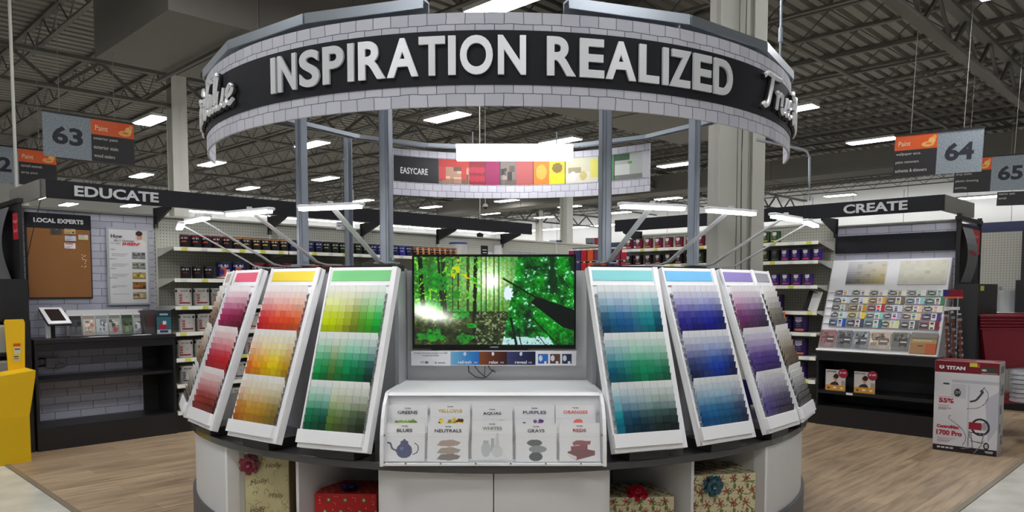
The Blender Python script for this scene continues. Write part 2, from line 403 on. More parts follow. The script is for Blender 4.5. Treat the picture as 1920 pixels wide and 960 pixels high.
# steel columns
def column(u, v, wd, label, shaft=M('white_column_paint', (214, 214, 208), .6)):
    t = thing('building_column', label, 'column', uvw(u, v, 0), UA)
    g = G().box(-wd/2, wd/2, -wd/2, -wd/2+.03, 0, HC-.65).box(-wd/2, wd/2, wd/2-.03, wd/2, 0, HC-.65).box(-.02, .02, -wd/2, wd/2, 0, HC-.65)
    obj('shaft', g, shaft, t); obj('cap_plate', G().box(-wd/2-.05, wd/2+.05, -wd/2-.05, wd/2+.05, HC-.67, HC-.63), joist_m, t)
for (u, v, lab) in ((6.7, 16.8, 'white steel column behind the EDUCATE fascia, beside the 63 sign'), (19.75, 16.8, 'white steel column seen through the ring right of the television'),
                    (19.75, 30, 'far white steel column left of the wide ring post'), (32.8, 30, 'farthest narrow white steel column behind the long fascia end'), (6.7, 30, 'far white steel column at left edge behind the aisle 62 sign')):
    column(u, v, .32, lab)
# the large wrapped column right behind the ring
p = uvw(6.95, 3.72)
t = thing('wrapped_column', 'wide grey-beige boxed column standing behind the right side of the ring', 'column', p, 0)
g = G(); g.lathe([(.235, 0), (.235, HC-.65)], 12, (-.03, 0, 0)); g.box(-.21, -.05, -.245, -.19, 0, HC-.65); g.box(.1, .22, -.25, .1, 0, HC-.65); obj('shaft', g, colpaint, t)
g = G().box(-.045, .05, -.262, -.2, 0, HC-.65); obj('cover_strip', g, M('column_strip', (168, 169, 160), .6), t)
pts = [(.0+.012*math.sin(z*1.7), -.272, z) for z in np.arange(1.4, 6, .15)]
obj('black_wire', G().tube(pts, .004, 5), blackm, t)
# ---- ceiling lights
diff_m = M('light_diffuser', (255, 255, 255), .5, 0, TROFFER); fixm = M('light_housing', (200, 200, 200), .5)
lt0 = None
names = {0: 'nearest row'}
pix = [(945, 10), (838, 221), (283, 227), (585, 272), (397, 308), (265, 330), (465, 354), (610, 336), (1050, 266), (1268, 310), (1635, 265), (1253, 373), (950, 377), (918, 401), (812, 364), (680, 377), (808, 389), (1068, 388), (1020, 408), (1575, 367), (1162, 399)]
desc = ['rectangular ceiling light at the top centre above the ring header', 'bright ceiling light seen inside the ring left of the tube light', 'ceiling light between the 63 sign and the white column', 'ceiling light between the two left ring posts', 'ceiling light just above the right end of the EDUCATE fascia', 'small ceiling light below the 63 sign', 'ceiling light above the fascia left of the outermost ring post', 'ceiling light right of the outermost left ring post', 'ceiling light right beside the long tube light inside the ring', 'ceiling light near the right ring post under the block banner', 'elongated ceiling light touching the orange corner of the 64 sign', 'ceiling light left of the wide column above the gooseneck lamp', 'ceiling light below the middle of the block banner', 'small ceiling light above the long fascia, centre', 'small ceiling light just under the left of the block banner', 'small ceiling light just left of the wide left ring post', 'small ceiling light above the fascia left of centre', 'small ceiling light either side of the far column', 'tiny ceiling light above the right end of the long fascia', 'ceiling light above the CREATE fascia left part', 'tiny ceiling light right of the second right ring post']
pos = [(atz(*q, 5.5)[:2], dsc) for q, dsc in zip(pix, desc)]
extra = [(u, v) for u in (-5.3, -1, 3.2, 7.57, 11.9) for v in (-3, 2.2) if not (u > 7 and v < 0)]+[(3.2, 7.5), (-1, 7.5), (11.9, 7.15), (16.4, 7.5), (-1, 15.4), (7.1, 13.4), (16.5, -3), (16.5, 2.2), (20, -3), (2.7, 18.6)]
def clabel(i): 
    return None
for i, (u, v) in enumerate(extra):
    P = uvw(u, v)
    dd = 'small glint of a ceiling light beside the right edge of the ring' if (u, v) == (16.4, 7.5) else ('ceiling light cut by the top right corner' if (u, v) == (11.9, 2.2) else 'white rectangular ceiling light hanging outside the picture above the aisle')
    pos.append(((P[0], P[1]), dd))
for q_, d_ in (((71, 371), 'small ceiling light under the left end of the EDUCATE fascia'), ((128, 384), 'small ceiling light under the letters EDU'), ((245, 386), 'small ceiling light under the letter T of EDUCATE')): pos.append((atz(*q_, 5.0), d_))
for (xy, dsc) in [(p_, d_) for p_, d_ in pos]:
    if lt0 is None:
        lt0 = thing('ceiling_light', dsc, 'light', (xy[0], xy[1], 5.5), UA, 'rectangular high bay ceiling lights')
        obj('housing', G().box(-.22, .22, -.62, .62, .012, .07), fixm, lt0)
        obj('diffuser', G().box(-.2, .2, -.6, .6, 0, .012), diff_m, lt0)
        [obj('hanging_wire', G().tube([(0, q_, .07), (0, q_, .8)], .002, 4), steel, lt0) for q_ in (-.5, .5)]
    else: dup(lt0, dsc, (xy[0], xy[1], 5.0 if len(xy) == 3 else 5.5))
# strip lights along the far walls
strip_m = M('strip_light_tube', (255, 255, 255), .5, 0, 10.0)
s0 = None; j = 0
def strip(x, y, rz, lab):
    global s0
    if s0 is None:
        s0 = thing('strip_light', lab, 'light', (x, y, 5.5), rz, 'strip lights along the far walls')
        obj('housing', G().box(-1.17, 1.17, -.08, .08, .07, .14), fixm, s0); obj('tube', G().box(-1.12, 1.12, -.07, .07, 0, .07), strip_m, s0)
        obj('hanging_wire', G().tube([(0, 0, .14), (0, 0, 1.28)], .01, 4), steel, s0)
    else: dup(s0, lab, (x, y, 5.5), rz)
for v in np.arange(38.5, 2, -2.45):
    j += 1; P = uvw(U1-1.0, v); strip(P[0], P[1], UA+PI/2, 'white strip light on the far wall, %s of its row from the left' % ORD[j])
j = 0
for u in np.arange(16.7, 37, 2.45):
    j += 1; P = uvw(u, V1-1.0); strip(P[0], P[1], UA, 'white strip light on the left far wall, %s of its row from the left' % ORD[j])
#@@PART2
# ============================================================ THE ROUND ISLAND
IC = (ICX, ICY, 0)
def isl(a, r, z): return (ICX+r*math.sin(a), ICY-r*math.cos(a), z)
base = thing('island_base', 'round white display island base with open bays and two front doors', 'display stand', IC)
b0, b1, b2 = R(15.5), R(29.2), R(44.6)
g = G()
for sgn in (-1, 1):
    for a in (b0, b1, b2):
        aa = sgn*a; obj('divider_panel', G().arc(1.45, 2.14, .0, .655, aa-.0045, aa+.0045, 1), white2, base)
obj('bay_back', G().arc(1.43, 1.45, 0, .655, R(-180), R(180), 64), gray, base)
obj('bay_floor', G().arc(1.45, 2.13, .05, .075, R(-44), R(44), 24), gray, base)
obj('plinth', G().arc(2.0, 2.03, 0, .05, R(-44), R(44), 24), charcoal, base)
for a0, a1 in ((-b0+.006, -.0012), (.0012, b0-.006)): obj('door', G().arc(2.13, 2.152, .045, .655, a0, a1, 10), white2, base)
for sgn in (-1, 1):
    obj('side_panel', G().arc(2.165, 2.185, 0, .655, min(sgn*b2, sgn*R(180)), max(sgn*b2, sgn*R(180)), 40), white2, base)
    f = .235
    obj('kick_skirt', G().arc(2.186, 2.205, 0, f, min(sgn*R(46), sgn*R(178)), max(sgn*R(46), sgn*R(178)), 40), M('dark_grey_skirt', (88, 89, 96), .5), base)
    obj('edge_trim', G().arc(2.12, 2.19, 0, .655, sgn*b2-.006, sgn*b2+.006, 1), white, base)
ctm = M('dark_stone_laminate', (62, 60, 62), .18); n, l, b = nodes(ctm)
nz = n.new('ShaderNodeTexNoise'); nz.inputs['Scale'].default_value = 60; nz.inputs['Detail'].default_value = 4
cr = n.new('ShaderNodeValToRGB'); cr.color_ramp.elements[0].color = (*L3((50, 48, 50)), 1); cr.color_ramp.elements[1].color = (*L3((78, 75, 76)), 1)
l.new(nz.outputs[0], cr.inputs[0]); l.new(cr.outputs[0], b.inputs['Base Color'])
g = G(); g.arc(1.3, 2.215, .66, .70, R(-180), R(180), 96)
ct = obj('countertop', g, ctm, None, IC, bev=.004); tag(ct, 'dark grey ring shaped countertop on the white island', 'countertop')
# drum with the television recess
drum = thing('display_drum', 'grey round drum standing on the dark countertop behind the colour racks', 'display stand', IC)
RD = 1.74; a_in = math.asin(.545/RD); z0_, z1_ = .70, 1.668
obj('drum_wall', G().arc(RD-.03, RD, z0_, z1_-.02, a_in, 2*PI-a_in, 80), gray, drum)
obj('top_rim', G().arc(RD-.1, RD+.012, z1_-.02, z1_+.01, a_in, 2*PI-a_in, 80), charcoal, drum)
yb = 4.475-ICY
for sg in (-1, 1): obj('recess_side', G().box(sg*.545-.01, sg*.545+.01, -RD*math.cos(a_in), yb, z0_, z1_), gray, drum)
obj('backboard', G().box(-.535, .535, yb, yb+.02, z0_, z1_-.01), white2, drum)
# literature holder
lh = thing('literature_holder', 'white curved sided holder for ten colour brochures at the island front', 'brochure holder', (ICX, 3.56, .70))
prof = [(-.012, 0), (-.012, .07), (.0, .15), (.03, .225), (.08, .285), (.16, .33), (.20, .335), (.88, .31), (.88, 0)]
for sg in (-1, 1): obj('side_panel', G().prism(prof, sg*.535-.008, sg*.535+.008, axis='x'), white, lh)
obj('top_panel', G().prism([(.16, .318), (.19, .33), (.88, .308), (.88, .29), (.19, .312)], -.527, .527, axis='x'), white, lh)
obj('back_panel', G().prism([(.10, .002), (.19, .315), (.205, .315), (.115, .002)], -.527, .527, axis='x'), white, lh)
obj('tray_floor', G().box(-.527, .527, -.006, .11, .002, .012), white, lh)
for rowz, rowy, hh in ((.0, -.004, .155), (.10, .095, .125)):
    obj('acrylic_pocket', G().prism([(rowy, rowz+.003), (rowy+.04, rowz+hh), (rowy+.043, rowz+hh), (rowy+.003, rowz+.003)], -.527, .527, axis='x'), clear, lh)
g = G()
for i in range(6): obj('screw_head', G().lathe([(.005, 0), (.005, .004)], 10, mat=Matrix.Translation((-.42+.168*i, -.008, .014)) @ Matrix.Rotation(PI/2, 4, 'X')), steel, lh)
for sg in (-1, 1):
    for zz in (.02, .15): obj('screw_head', G().lathe([(.005, 0), (.005, .004)], 10, mat=Matrix.Translation((sg*.52, -.01+zz*.05, zz)) @ Matrix.Rotation(PI/2, 4, 'X')), steel, lh)
# brochures
def art(kind):
    c = Cv(72, 70, (228, 228, 230)); bg = (236, 236, 238)
    if kind == 'BLUES':
        k = (44, 50, 104); c.ell(.5, .72, .2, .2, k); c.rect(.4, .5, .6, .56, k); c.ell(.5, .5, .1, .06, k); c.ell(.5, .44, .03, .035, k)
        for a, b_ in (((.3, .72), (.2, .66)), ((.2, .66), (.15, .52)), ((.15, .52), (.09, .5))): c.line(*a, *b_, .045, k)
        for i in range(12):
            t0 = -1.3+i*.24; t1 = t0+.24; c.line(.72+.13*math.cos(t0), .66+.15*math.sin(t0), .72+.13*math.cos(t1), .66+.15*math.sin(t1), .025, k)
        c.ell(.44, .66, .05, .05, (90, 98, 160))
    elif kind == 'NEUTRALS':
        for (cy, col) in ((.87, (120, 105, 95)), (.7, (160, 145, 134)), (.5, (170, 142, 128))):
            c.poly([(.22, cy+.07), (.32, cy-.06), (.6, cy-.09), (.82, cy-.02), (.76, cy+.06), (.55, cy+.1), (.3, cy+.08)], col)
    elif kind == 'WHITES':
        c.ell(.35, .74, .12, .2, (188, 190, 194)); c.rect(.28, .5, .42, .58, (176, 178, 182)); c.rect(.47, .44, .56, .8, (172, 174, 178)); c.ell(.63, .8, .14, .16, (206, 208, 210)); c.poly([(.6, .3), (.66, .3), (.69, .7), (.57, .7)], (200, 202, 205))
    elif kind == 'GRAYS':
        c.ell(.46, .5, .19, .09, (84, 86, 90)); c.ell(.54, .67, .22, .1, (138, 140, 143)); c.ell(.49, .87, .17, .12, (66, 68, 72))
    elif kind == 'REDS':
        c.poly([(.2, .74), (.55, .66), (.88, .72), (.88, .84), (.42, .97), (.2, .86)], (112, 34, 44)); c.poly([(.2, .78), (.42, .88), (.42, .96), (.2, .86)], (225, 215, 210))
        c.poly([(.28, .6), (.7, .56), (.7, .68), (.28, .72)], (128, 44, 52)); c.poly([(.32, .5), (.42, .44), (.78, .46), (.76, .56), (.34, .58)], (146, 60, 64))
    else:
        rg = random.Random(kind); cols = {'GREENS': [(120, 150, 60), (150, 176, 80), (90, 130, 50)], 'YELLOWS': [(240, 190, 30), (250, 214, 70), (90, 60, 30), (150, 150, 60)], 'AQUAS': [(40, 140, 130), (200, 210, 212)], 'PURPLES': [(92, 62, 120), (130, 90, 160), (70, 48, 92)], 'ORANGES': [(214, 60, 50), (240, 120, 100)]}[kind]
        cx, wd, nn = {'GREENS': (.48, .26, 60), 'YELLOWS': (.5, .33, 50), 'AQUAS': (.5, .24, 5), 'PURPLES': (.45, .3, 40), 'ORANGES': (.68, .15, 7)}[kind]
        for i in range(nn):
            x = cx+rg.uniform(-wd, wd); y = rg.uniform(.40, .9); r_ = .05 if nn > 10 else .09; c.ell(x, y, r_, r_, rg.choice(cols))
    return c
inkc = {'BLUES': inkk, 'NEUTRALS': inkk, 'WHITES': inkg, 'GRAYS': M('ink_dark_grey', (60, 60, 66), .6), 'REDS': M('ink_dark_red', (160, 40, 50), .6), 'GREENS': inkk, 'YELLOWS': M('ink_yellow', (214, 180, 50), .6), 'AQUAS': inkk, 'PURPLES': M('ink_purple', (66, 50, 80), .6), 'ORANGES': M('ink_orange', (226, 90, 80), .6)}
bdesc = {'BLUES': 'blue teapot', 'NEUTRALS': 'three stacked cushions', 'WHITES': 'white vases', 'GRAYS': 'stacked grey stones', 'REDS': 'stack of dark red books', 'GREENS': 'green leaves', 'YELLOWS': 'sunflowers', 'AQUAS': 'teal objects', 'PURPLES': 'purple flowers', 'ORANGES': 'orange fruit'}
bw_ = {'BLUES': .075, 'NEUTRALS': .13, 'WHITES': .095, 'GRAYS': .082, 'REDS': .064, 'GREENS': .098, 'YELLOWS': .12, 'AQUAS': .09, 'PURPLES': .115, 'ORANGES': .12}
def brochure(k, px, Y, z, lift=0, w=.198, h=.186):
    x = (px-960)/FPX*Y
    t = thing('paint_brochure', 'white brochure titled %s with %s, in the %s row' % (k, bdesc[k], 'front' if Y < 3.65 else 'back'), 'brochure', (x, Y, z+lift), 0, 'colour brochures in the white holder', rx=-R(13))
    obj('cover', G().box(-w/2, w/2, 0, .008, 0, h), cardw, t)
    picture('printed_picture', art(k), w*.98, h*.96, t, (0, -.001, .002))
    text(k, bw_[k], .0155, inkc[k], t, (0, -.002, h*.76), bold=.015); text('True Value', .03, .006, inkk, t, (0, -.002, h*.9), bold=.02)
    obj('fold_line', G().box(-w/2, w/2, -.0015, -.001, h*.64, h*.645), M('pale_grey', (200, 200, 204), .5), t)
for k, px, lf in (('BLUES', 755, .002), ('NEUTRALS', 838, 0), ('WHITES', 922, .012), ('GRAYS', 1006, 0), ('REDS', 1089, .002)): brochure(k, px, 3.575, .716, lf)
for k, px, lf in (('GREENS', 761, 0), ('YELLOWS', 842, .008), ('AQUAS', 922, -.006), ('PURPLES', 1003, .0), ('ORANGES', 1081, .002)): brochure(k, px, 3.66, .792, lf)
# television
tvx = -.105; tv = thing('television', 'flat television showing a green forest, on the white backboard', 'television', (tvx, 4.43, 1.195))
TW, THh = .962, .556
obj('case', G().box(-TW/2, TW/2, -.02, .03, 0, THh), M('gloss_black', (14, 14, 16), .2), tv, bev=.004)
c = Cv(300, 168, (70, 120, 30)); X, Y = c.X, c.Y
n1, n2, n3, n4 = c.noise(14, 8, 1), c.noise(40, 24, 2), c.noise(100, 60, 3), c.noise(7, 5, 4)
sp = .651-.1*Y
spl = X < sp                     # the two pictures on the screen meet at a slanted line
sun = np.exp(-(((X-.47)/.1)**2+((Y-.25)/.2)**2))
lf = (n1*.45+n2*.35+n3*.3)
g2 = np.exp(-((X-.46)/.2)**2-((Y-.28)/.34)**2)
colL = np.stack([34+120*g2+70*n3*n2+70*sun, 74+96*g2+80*n3+60*sun, 20+96*g2+40*n3+90*sun], -1)
lo = Y > .62
fl = np.stack([26+60*n3*n2*1.6, 34+66*n3*n2*1.6, 22+40*n2*n3], -1)
colL[lo] = fl[lo]
c.a[:] = colL
vs_ = (np.sin(X*230)*.5+.5)*np.clip(1-abs(X-.5)/.17, 0, 1)*(Y < .62); c.a -= (vs_*80)[..., None]*np.array([.6, .35, .9])
for (x, wd, col, tilt, yb_) in ((.035, .028, (16, 26, 12), .02, .6), (.15, .014, (30, 38, 18), .02, .55), (.18, .026, (40, 44, 34), .01, .62), (.24, .009, (50, 62, 24), 0, .6), (.275, .007, (50, 60, 24), .0, .6), (.335, .02, (54, 72, 20), .0, .8), (.385, .024, (26, 32, 20), -.012, .96), (.42, .006, (60, 70, 40), 0, .62), (.45, .008, (44, 54, 30), 0, .7), (.5, .006, (60, 70, 40), 0, .7), (.53, .006, (50, 60, 30), 0, .66)):
    c.line(x, 0, x+tilt, yb_, wd, col)
lfm = spl & (Y < .5) & (n2*.5+n3*.5 > .6) & (X < .42); c.put(lfm, (46, 176, 30), .7)
c.put(lfm & (n3 > .7), (150, 216, 50), .7); c.put(spl & (n2 > .7) & (Y < .25) & (abs(X-.29) < .06), (220, 210, 30), .8)
for (cx, cy, rx, ry) in ((.13, .28, .09, .09), (.08, .17, .06, .06), (.3, .66, .06, .05), (.31, .93, .06, .07), (.1, .9, .1, .06), (.36, .78, .04, .03), (.13, .84, .05, .03), (.26, .42, .03, .04), (.17, .36, .04, .03)):
    mk = (((X-cx)/rx)**2+((Y-cy)/ry)**2 < .3+1.1*n2)&(n3 > .18); c.a[mk] = np.stack([14+40*n3, 84+95*n4*n2+30*n3, 22+26*n3], -1)[mk]
c.put(spl & (Y > .62) & (n3 > .72) & (X > .38), (150, 170, 140), .6)
gl = np.exp(-(((X-.13)/.12)**2+((Y-.66-.25*(X-.1))/.075)**2))
c.a += (gl*spl*240)[..., None]; c.a += (np.exp(-(((X-.05)/.09)**2+((Y-.58)/.09)**2))*spl*170)[..., None]
sdisc = np.exp(-(((X-.487)/.035)**2+((Y-.28)/.06)**2)); c.a += (sdisc*260)[..., None]
Rr = ~spl
gr = np.stack([6+30*n2*n3, 34+175*np.clip(n1*.5+n2*.5+n3*.4-.3, 0, 1.0), 12+46*n3*n2], -1); c.a[Rr] = gr[Rr]
c.put(Rr & (n3*.6+n2*.4 > .74) & (Y < .8), (190, 226, 236), .75); c.put(Rr & (n1 < .3) & (X > .85) & (Y < .45), (8, 40, 16), .8)
c.put(((X-.588)/.03)**2+((Y-.41)/.085)**2 < .5+.8*n3, (215, 232, 246)); c.put(Rr & (Y > .88+.05*n2) & (n3 > .2) & (X < .8+.1*n2), (196, 224, 240), .85)
c.put((X > .53) & (X < .57) & Rr & (Y > .72) & (np.sin(Y*90) > 0), (200, 235, 225), .8)
c.poly([(.73, .52), (.765, .45), (1.0, .60), (1.0, .84), (.93, .80)], (8, 14, 10))
c.line(.56, .25, .78, .48, .012, (10, 26, 12)); c.line(.605, .7, .64, 1, .016, (12, 24, 12)); c.line(.7, .62, .9, 1, .008, (14, 30, 14)); c.line(.72, .75, .82, 1, .006, (14, 30, 14)); c.line(.9, .2, .97, .35, .006, (10, 30, 12)); c.line(.65, .82, .67, 1, .007, (12, 24, 12))
c.a = np.clip(c.a, 0, 255); c.a *= 1.0
picture('screen', c, TW-.026, THh-.04, tv, (0, -.0212, .026), mat=screenm)
obj('maker_badge', G().box(-.025, .025, -.022, -.02, .008, .015), silver, tv)
obj('bottom_lip', G().box(-.37, .2, -.024, -.018, -.006, .004), M('gloss_black', (14, 14, 16), .2), tv)
# light bulb advert strip
ad = thing('advert_strip', 'long advert strip with blue, brown and navy panels under the television', 'sign', (-.108, 4.40, 1.098))
obj('board', G().box(-.486, .486, 0, .01, 0, .088), cardw, ad)
c = Cv(260, 24, (232, 232, 236)); 
for x0, x1, a, b_ in ((.24, .41, (30, 110, 190), (120, 180, 215)), (.41, .58, (60, 22, 22), (130, 74, 40)), (.58, .752, (26, 28, 62), (60, 66, 110))):
    t = np.clip((c.X-x0)/(x1-x0), 0, 1)[..., None]; m_ = (c.X >= x0) & (c.X < x1) & (c.Y > .06) & (c.Y < .94); mixc = np.array(b_)*(1-t)+np.array(a)*t; c.a[m_] = mixc[m_]
    c.ell((x0+x1)/2, .2, .008, .13, (220, 224, 235))
for x, col in ((.80, (52, 110, 190)), (.872, (96, 66, 54)), (.945, (44, 54, 84))):
    c.rect(x-.03, .2, x+.03, .86, col); c.ell(x-.014, .5, .012, .2, (214, 220, 230)); c.rect(x+.006, .7, x+.02, .86, (230, 230, 235))
picture('printed_face', c, .97, .086, ad, (0, -.001, .001))
for s_, x, w_ in (('refresh', -.17, .08), ('relax', .0, .055), ('reveal', .16, .07)): text(s_, w_, .018, inkw, ad, (x, -.002, .012), bold=.02)
for s_, x, w_ in (('HD', -.105, .02), ('HD', .05, .02), ('HD', .215, .02)): text(s_, w_, .009, inkw, ad, (x, -.002, .014))
text('Change your paint, change your bulb,', .2, .009, inkk, ad, (-.37, -.002, .07)); text('change your home.', .1, .008, inkk, ad, (-.37, -.002, .055)); text('HD', .022, .013, inkg, ad, (-.42, -.002, .014)); obj('brand_mark', G().box(-.404, -.385, -.002, 0, .012, .026).box(-.345, -.337, -.002, 0, .012, .022).box(-.33, -.285, -.002, 0, .014, .019), inkg, ad)
cb = []
for px, py in ((878, 683), (879, 697), (892, 707), (905, 709), (913, 706), (926, 693), (929, 698), (920, 693), (914, 684)): cb.append(atY(px, py, 4.45))
o = obj('power_cable', G().tube(cb, .0025, 6).tube([atY(888, 684, 4.45), atY(898, 697, 4.45), atY(911, 708, 4.45)], .0025, 6).tube([atY(910, 684, 4.452), atY(908, 705, 4.452)], .002, 6), blackm)
tag(o, 'thin black cables dangling below the advert strip', 'cable')
# ---- colour racks
TILT = math.atan2(.32, .94); RK0 = 2.232; WR = .41; LR = .962; CW = .0435; PITCH = .0364; NR, NC = 21, 8
def mix(a, b, t): return tuple(p*(1-t)+q*t for p, q in zip(a, b))
RK = {
 'beige': dict(a=-64.0, sw=(182, 172, 160), blocks=[[(150, 122, 100), (120, 96, 78)], [(160, 134, 106), (132, 104, 80)], [(120, 108, 98), (96, 84, 74)]]),
 'red': dict(a=-50.0, sw=(222, 76, 112), blocks=[[(170, 40, 100), (140, 30, 74), (112, 20, 52)], [(168, 24, 60), (196, 24, 46), (204, 20, 34)], [(142, 36, 48), (134, 28, 34), (110, 34, 34)]]),
 'yellow': dict(a=-34.8, sw=(244, 216, 44), blocks=[[(206, 44, 54), (222, 64, 44), (228, 84, 44), (216, 96, 50)], [(224, 120, 40), (240, 170, 30), (244, 208, 14), (236, 204, 20), (196, 154, 36)], [(186, 110, 30), (192, 138, 34), (170, 130, 36), (124, 104, 44)]]),
 'green': dict(a=-20.8, sw=(116, 204, 128), blocks=[[(204, 222, 8), (198, 214, 12), (176, 190, 50), (140, 148, 24), (110, 140, 40), (70, 176, 40), (34, 176, 66)], [(20, 150, 74), (22, 130, 66), (70, 116, 50), (40, 126, 60), (0, 130, 74), (0, 112, 66), (8, 98, 62), (20, 60, 56)], [(2, 92, 56), (16, 82, 58), (18, 76, 60), (88, 118, 52), (84, 104, 56), (78, 96, 62), (54, 66, 46), (44, 54, 38)]]),
 'teal': dict(a=20.2, sw=(128, 204, 208), blocks=[[(24, 74, 104), (22, 92, 134), (28, 86, 152), (40, 106, 144), (38, 118, 134), (16, 128, 138), (12, 74, 94)], [(14, 96, 122), (22, 104, 112), (24, 122, 92), (14, 140, 92), (22, 142, 100), (28, 128, 92), (34, 108, 78)], [(0, 118, 142), (16, 64, 88), (30, 58, 78), (26, 50, 58), (34, 58, 54), (30, 46, 44), (26, 36, 36)]]),
 'blue': dict(a=33.0, sw=(108, 186, 236), blocks=[[(48, 42, 140), (40, 40, 128), (36, 44, 150), (26, 34, 150), (34, 36, 104)], [(38, 48, 96), (40, 62, 130), (16, 60, 176), (20, 62, 172), (26, 34, 80)], [(18, 88, 148), (14, 96, 152), (30, 80, 118), (38, 50, 78)]]),
 'purple': dict(a=46.6, sw=(136, 118, 188), blocks=[[(120, 50, 104), (90, 52, 96), (54, 44, 70)], [(82, 54, 146), (74, 48, 132), (62, 46, 116)], [(96, 76, 156), (60, 54, 88), (46, 44, 62)]]),
 'grey': dict(a=58.6, sw=(150, 150, 160), blocks=[[(120, 114, 106), (92, 88, 84)], [(122, 108, 92), (96, 84, 70)], [(92, 90, 92), (66, 66, 70)]]),
}
rg = random.Random(5)
def chipcol(blk, r, cidx):
    cols = blk; x = cidx/(NC-1)*(len(cols)-1); i = min(int(x), len(cols)-2); dk = mix(cols[i], cols[i+1], round((x-i)*2)/2)
    mx_ = max(dk); vivid = tuple(min(245, q*(1.35 if r == 4 else 1.0)+(14 if r == 4 else 0)) for q in dk)
    import colorsys
    t = [.0, .1, .24, .45, .75, .9, 1.0][r]
    h_, s_, v_ = colorsys.rgb_to_hsv(*[q/255 for q in dk])
    s2 = s_*[.035, .13, .27, .47, .78, .98, 1.0][r]; v2 = .95*(1-t)+v_*1.04*t
    c_ = tuple(q*255 for q in colorsys.hsv_to_rgb(h_, min(1, s2), min(.96, v2)))
    if r == 6: c_ = tuple(q*.86 for q in c_)
    j = rg.uniform(-7, 7) if r > 1 else rg.uniform(-2, 2)
    return tuple(max(2, min(250, q+j+rg.uniform(-4, 4)*(r > 1))) for q in c_)
def cname(c):
    import colorsys
    h, s_, v = colorsys.rgb_to_hsv(*[q/255 for q in c]); 
    ton = 'pale ' if s_ < .28 and v > .6 else ('dark ' if v < .45 else ('light ' if v > .82 and s_ < .5 else ''))
    if s_ < .07: return 'white' if v > .8 else 'grey'
    h *= 360
    nm = 'red' if h < 15 or h >= 345 else 'orange' if h < 42 else 'yellow' if h < 66 else 'green' if h < 165 else 'teal' if h < 195 else 'blue' if h < 245 else 'purple' if h < 300 else 'pink'
    return ton+nm
def chip_mat(a, r, cidx):
    Mr = Matrix.Translation(isl(a, RK0, .705)) @ Matrix.Rotation(a, 4, 'Z') @ Matrix.Translation((0, 0, .04)) @ Matrix.Rotation(-TILT, 4, 'X')
    top = LR-.108-r*PITCH
    return Mr @ Matrix.Translation(((cidx-(NC-1)/2)*CW-.006, -.034, top-.05)) @ Matrix.Rotation(R(17), 4, 'X')
chip_me = None
rest = G(); rest_cols = []
for nm, q in RK.items():
    a = R(q['a'])
    t = thing('colour_rack', 'white leaning colour card rack with %s top swatch and %s cards' % (nm, nm), 'display rack', isl(a, RK0, .705), a, 'leaning colour racks around the island')
    rot = (-TILT, 0, 0); o0 = (0, 0, .04)
    obj('back_panel', G().box(-WR/2, WR/2, -.012, .012, 0, LR), white, t, o0, rot, bev=.002)
    obj('side_rail', G().box(WR/2-.03, WR/2, -.032, -.012, 0, LR).box(-WR/2, -WR/2+.012, -.032, -.012, 0, LR), white, t, o0, rot, bev=.002)
    obj('top_rail', G().box(-WR/2, WR/2, -.022, -.012, LR-.1, LR), white, t, o0, rot)
    obj('top_swatch', G().box(-WR/2+.022, WR/2-.035, -.025, -.022, LR-.075, LR-.018), M('swatch_'+nm, q['sw'], .5), t, o0, rot, label='%s painted swatch' % nm)
    obj('ledge', G().box(-WR/2-.002, WR/2-.03, -.05, -.018, .022, .09).box(-WR/2, WR/2-.012, -.03, -.012, .0, .022), white, t, o0, rot, bev=.002)
    obj('foot', G().box(-.11, .11, .0, .2, 0, .05), blackm, t)
    g = G()
    for r in range(NR): g.prism([(-.012, LR-.15-r*PITCH), (-.034, LR-.118-r*PITCH-.03), (-.03, LR-.118-r*PITCH-.034), (-.012, LR-.156-r*PITCH)], -.185, .172, axis='x')
    obj('card_tiers', g, white, t, o0, rot)
    for r in range(NR):
        for cidx in range(NC):
            col = chipcol(q['blocks'][r//7], r % 7, cidx); mt = chip_mat(a, r, cidx)
            single = nm == 'green' or (nm == 'teal' and r >= 5)
            if single:
                if chip_me is None:
                    ch = obj('paint_chip', G().box(-CW/2+.0007, CW/2-.0007, -.0012, .0012, 0, .052), objcol)
                    chip_me = ch
                else:
                    ch = chip_me.copy(); C.objects.link(ch)
                ch.matrix_basis = mt; ch.color = (*L3(col), 1)
                tag(ch, '%s paint chip, %s from left, %s row from top of the %s rack' % (cname(col), ORD[cidx+1], ORD[r+1], nm), 'paint chip', 'colour cards on the leaning racks')
            else:
                rest.box(-CW/2+.0007, CW/2-.0007, -.0012, .0012, 0, .052, 0, mt); rest_cols.append(L3(col))
o = obj('paint_chip_cards', rest, printed, kind='stuff')
at = o.data.color_attributes.new('Col', 'FLOAT_COLOR', 'CORNER'); arr = np.repeat(np.concatenate([np.array(rest_cols), np.ones((len(rest_cols), 1))], 1), 24, 0); at.data.foreach_set('color', arr.ravel().astype(np.float32))
tag(o, 'rows of coloured paint cards on the red, yellow, blue, purple and neutral racks', 'paint chips', 'colour cards on the leaning racks')
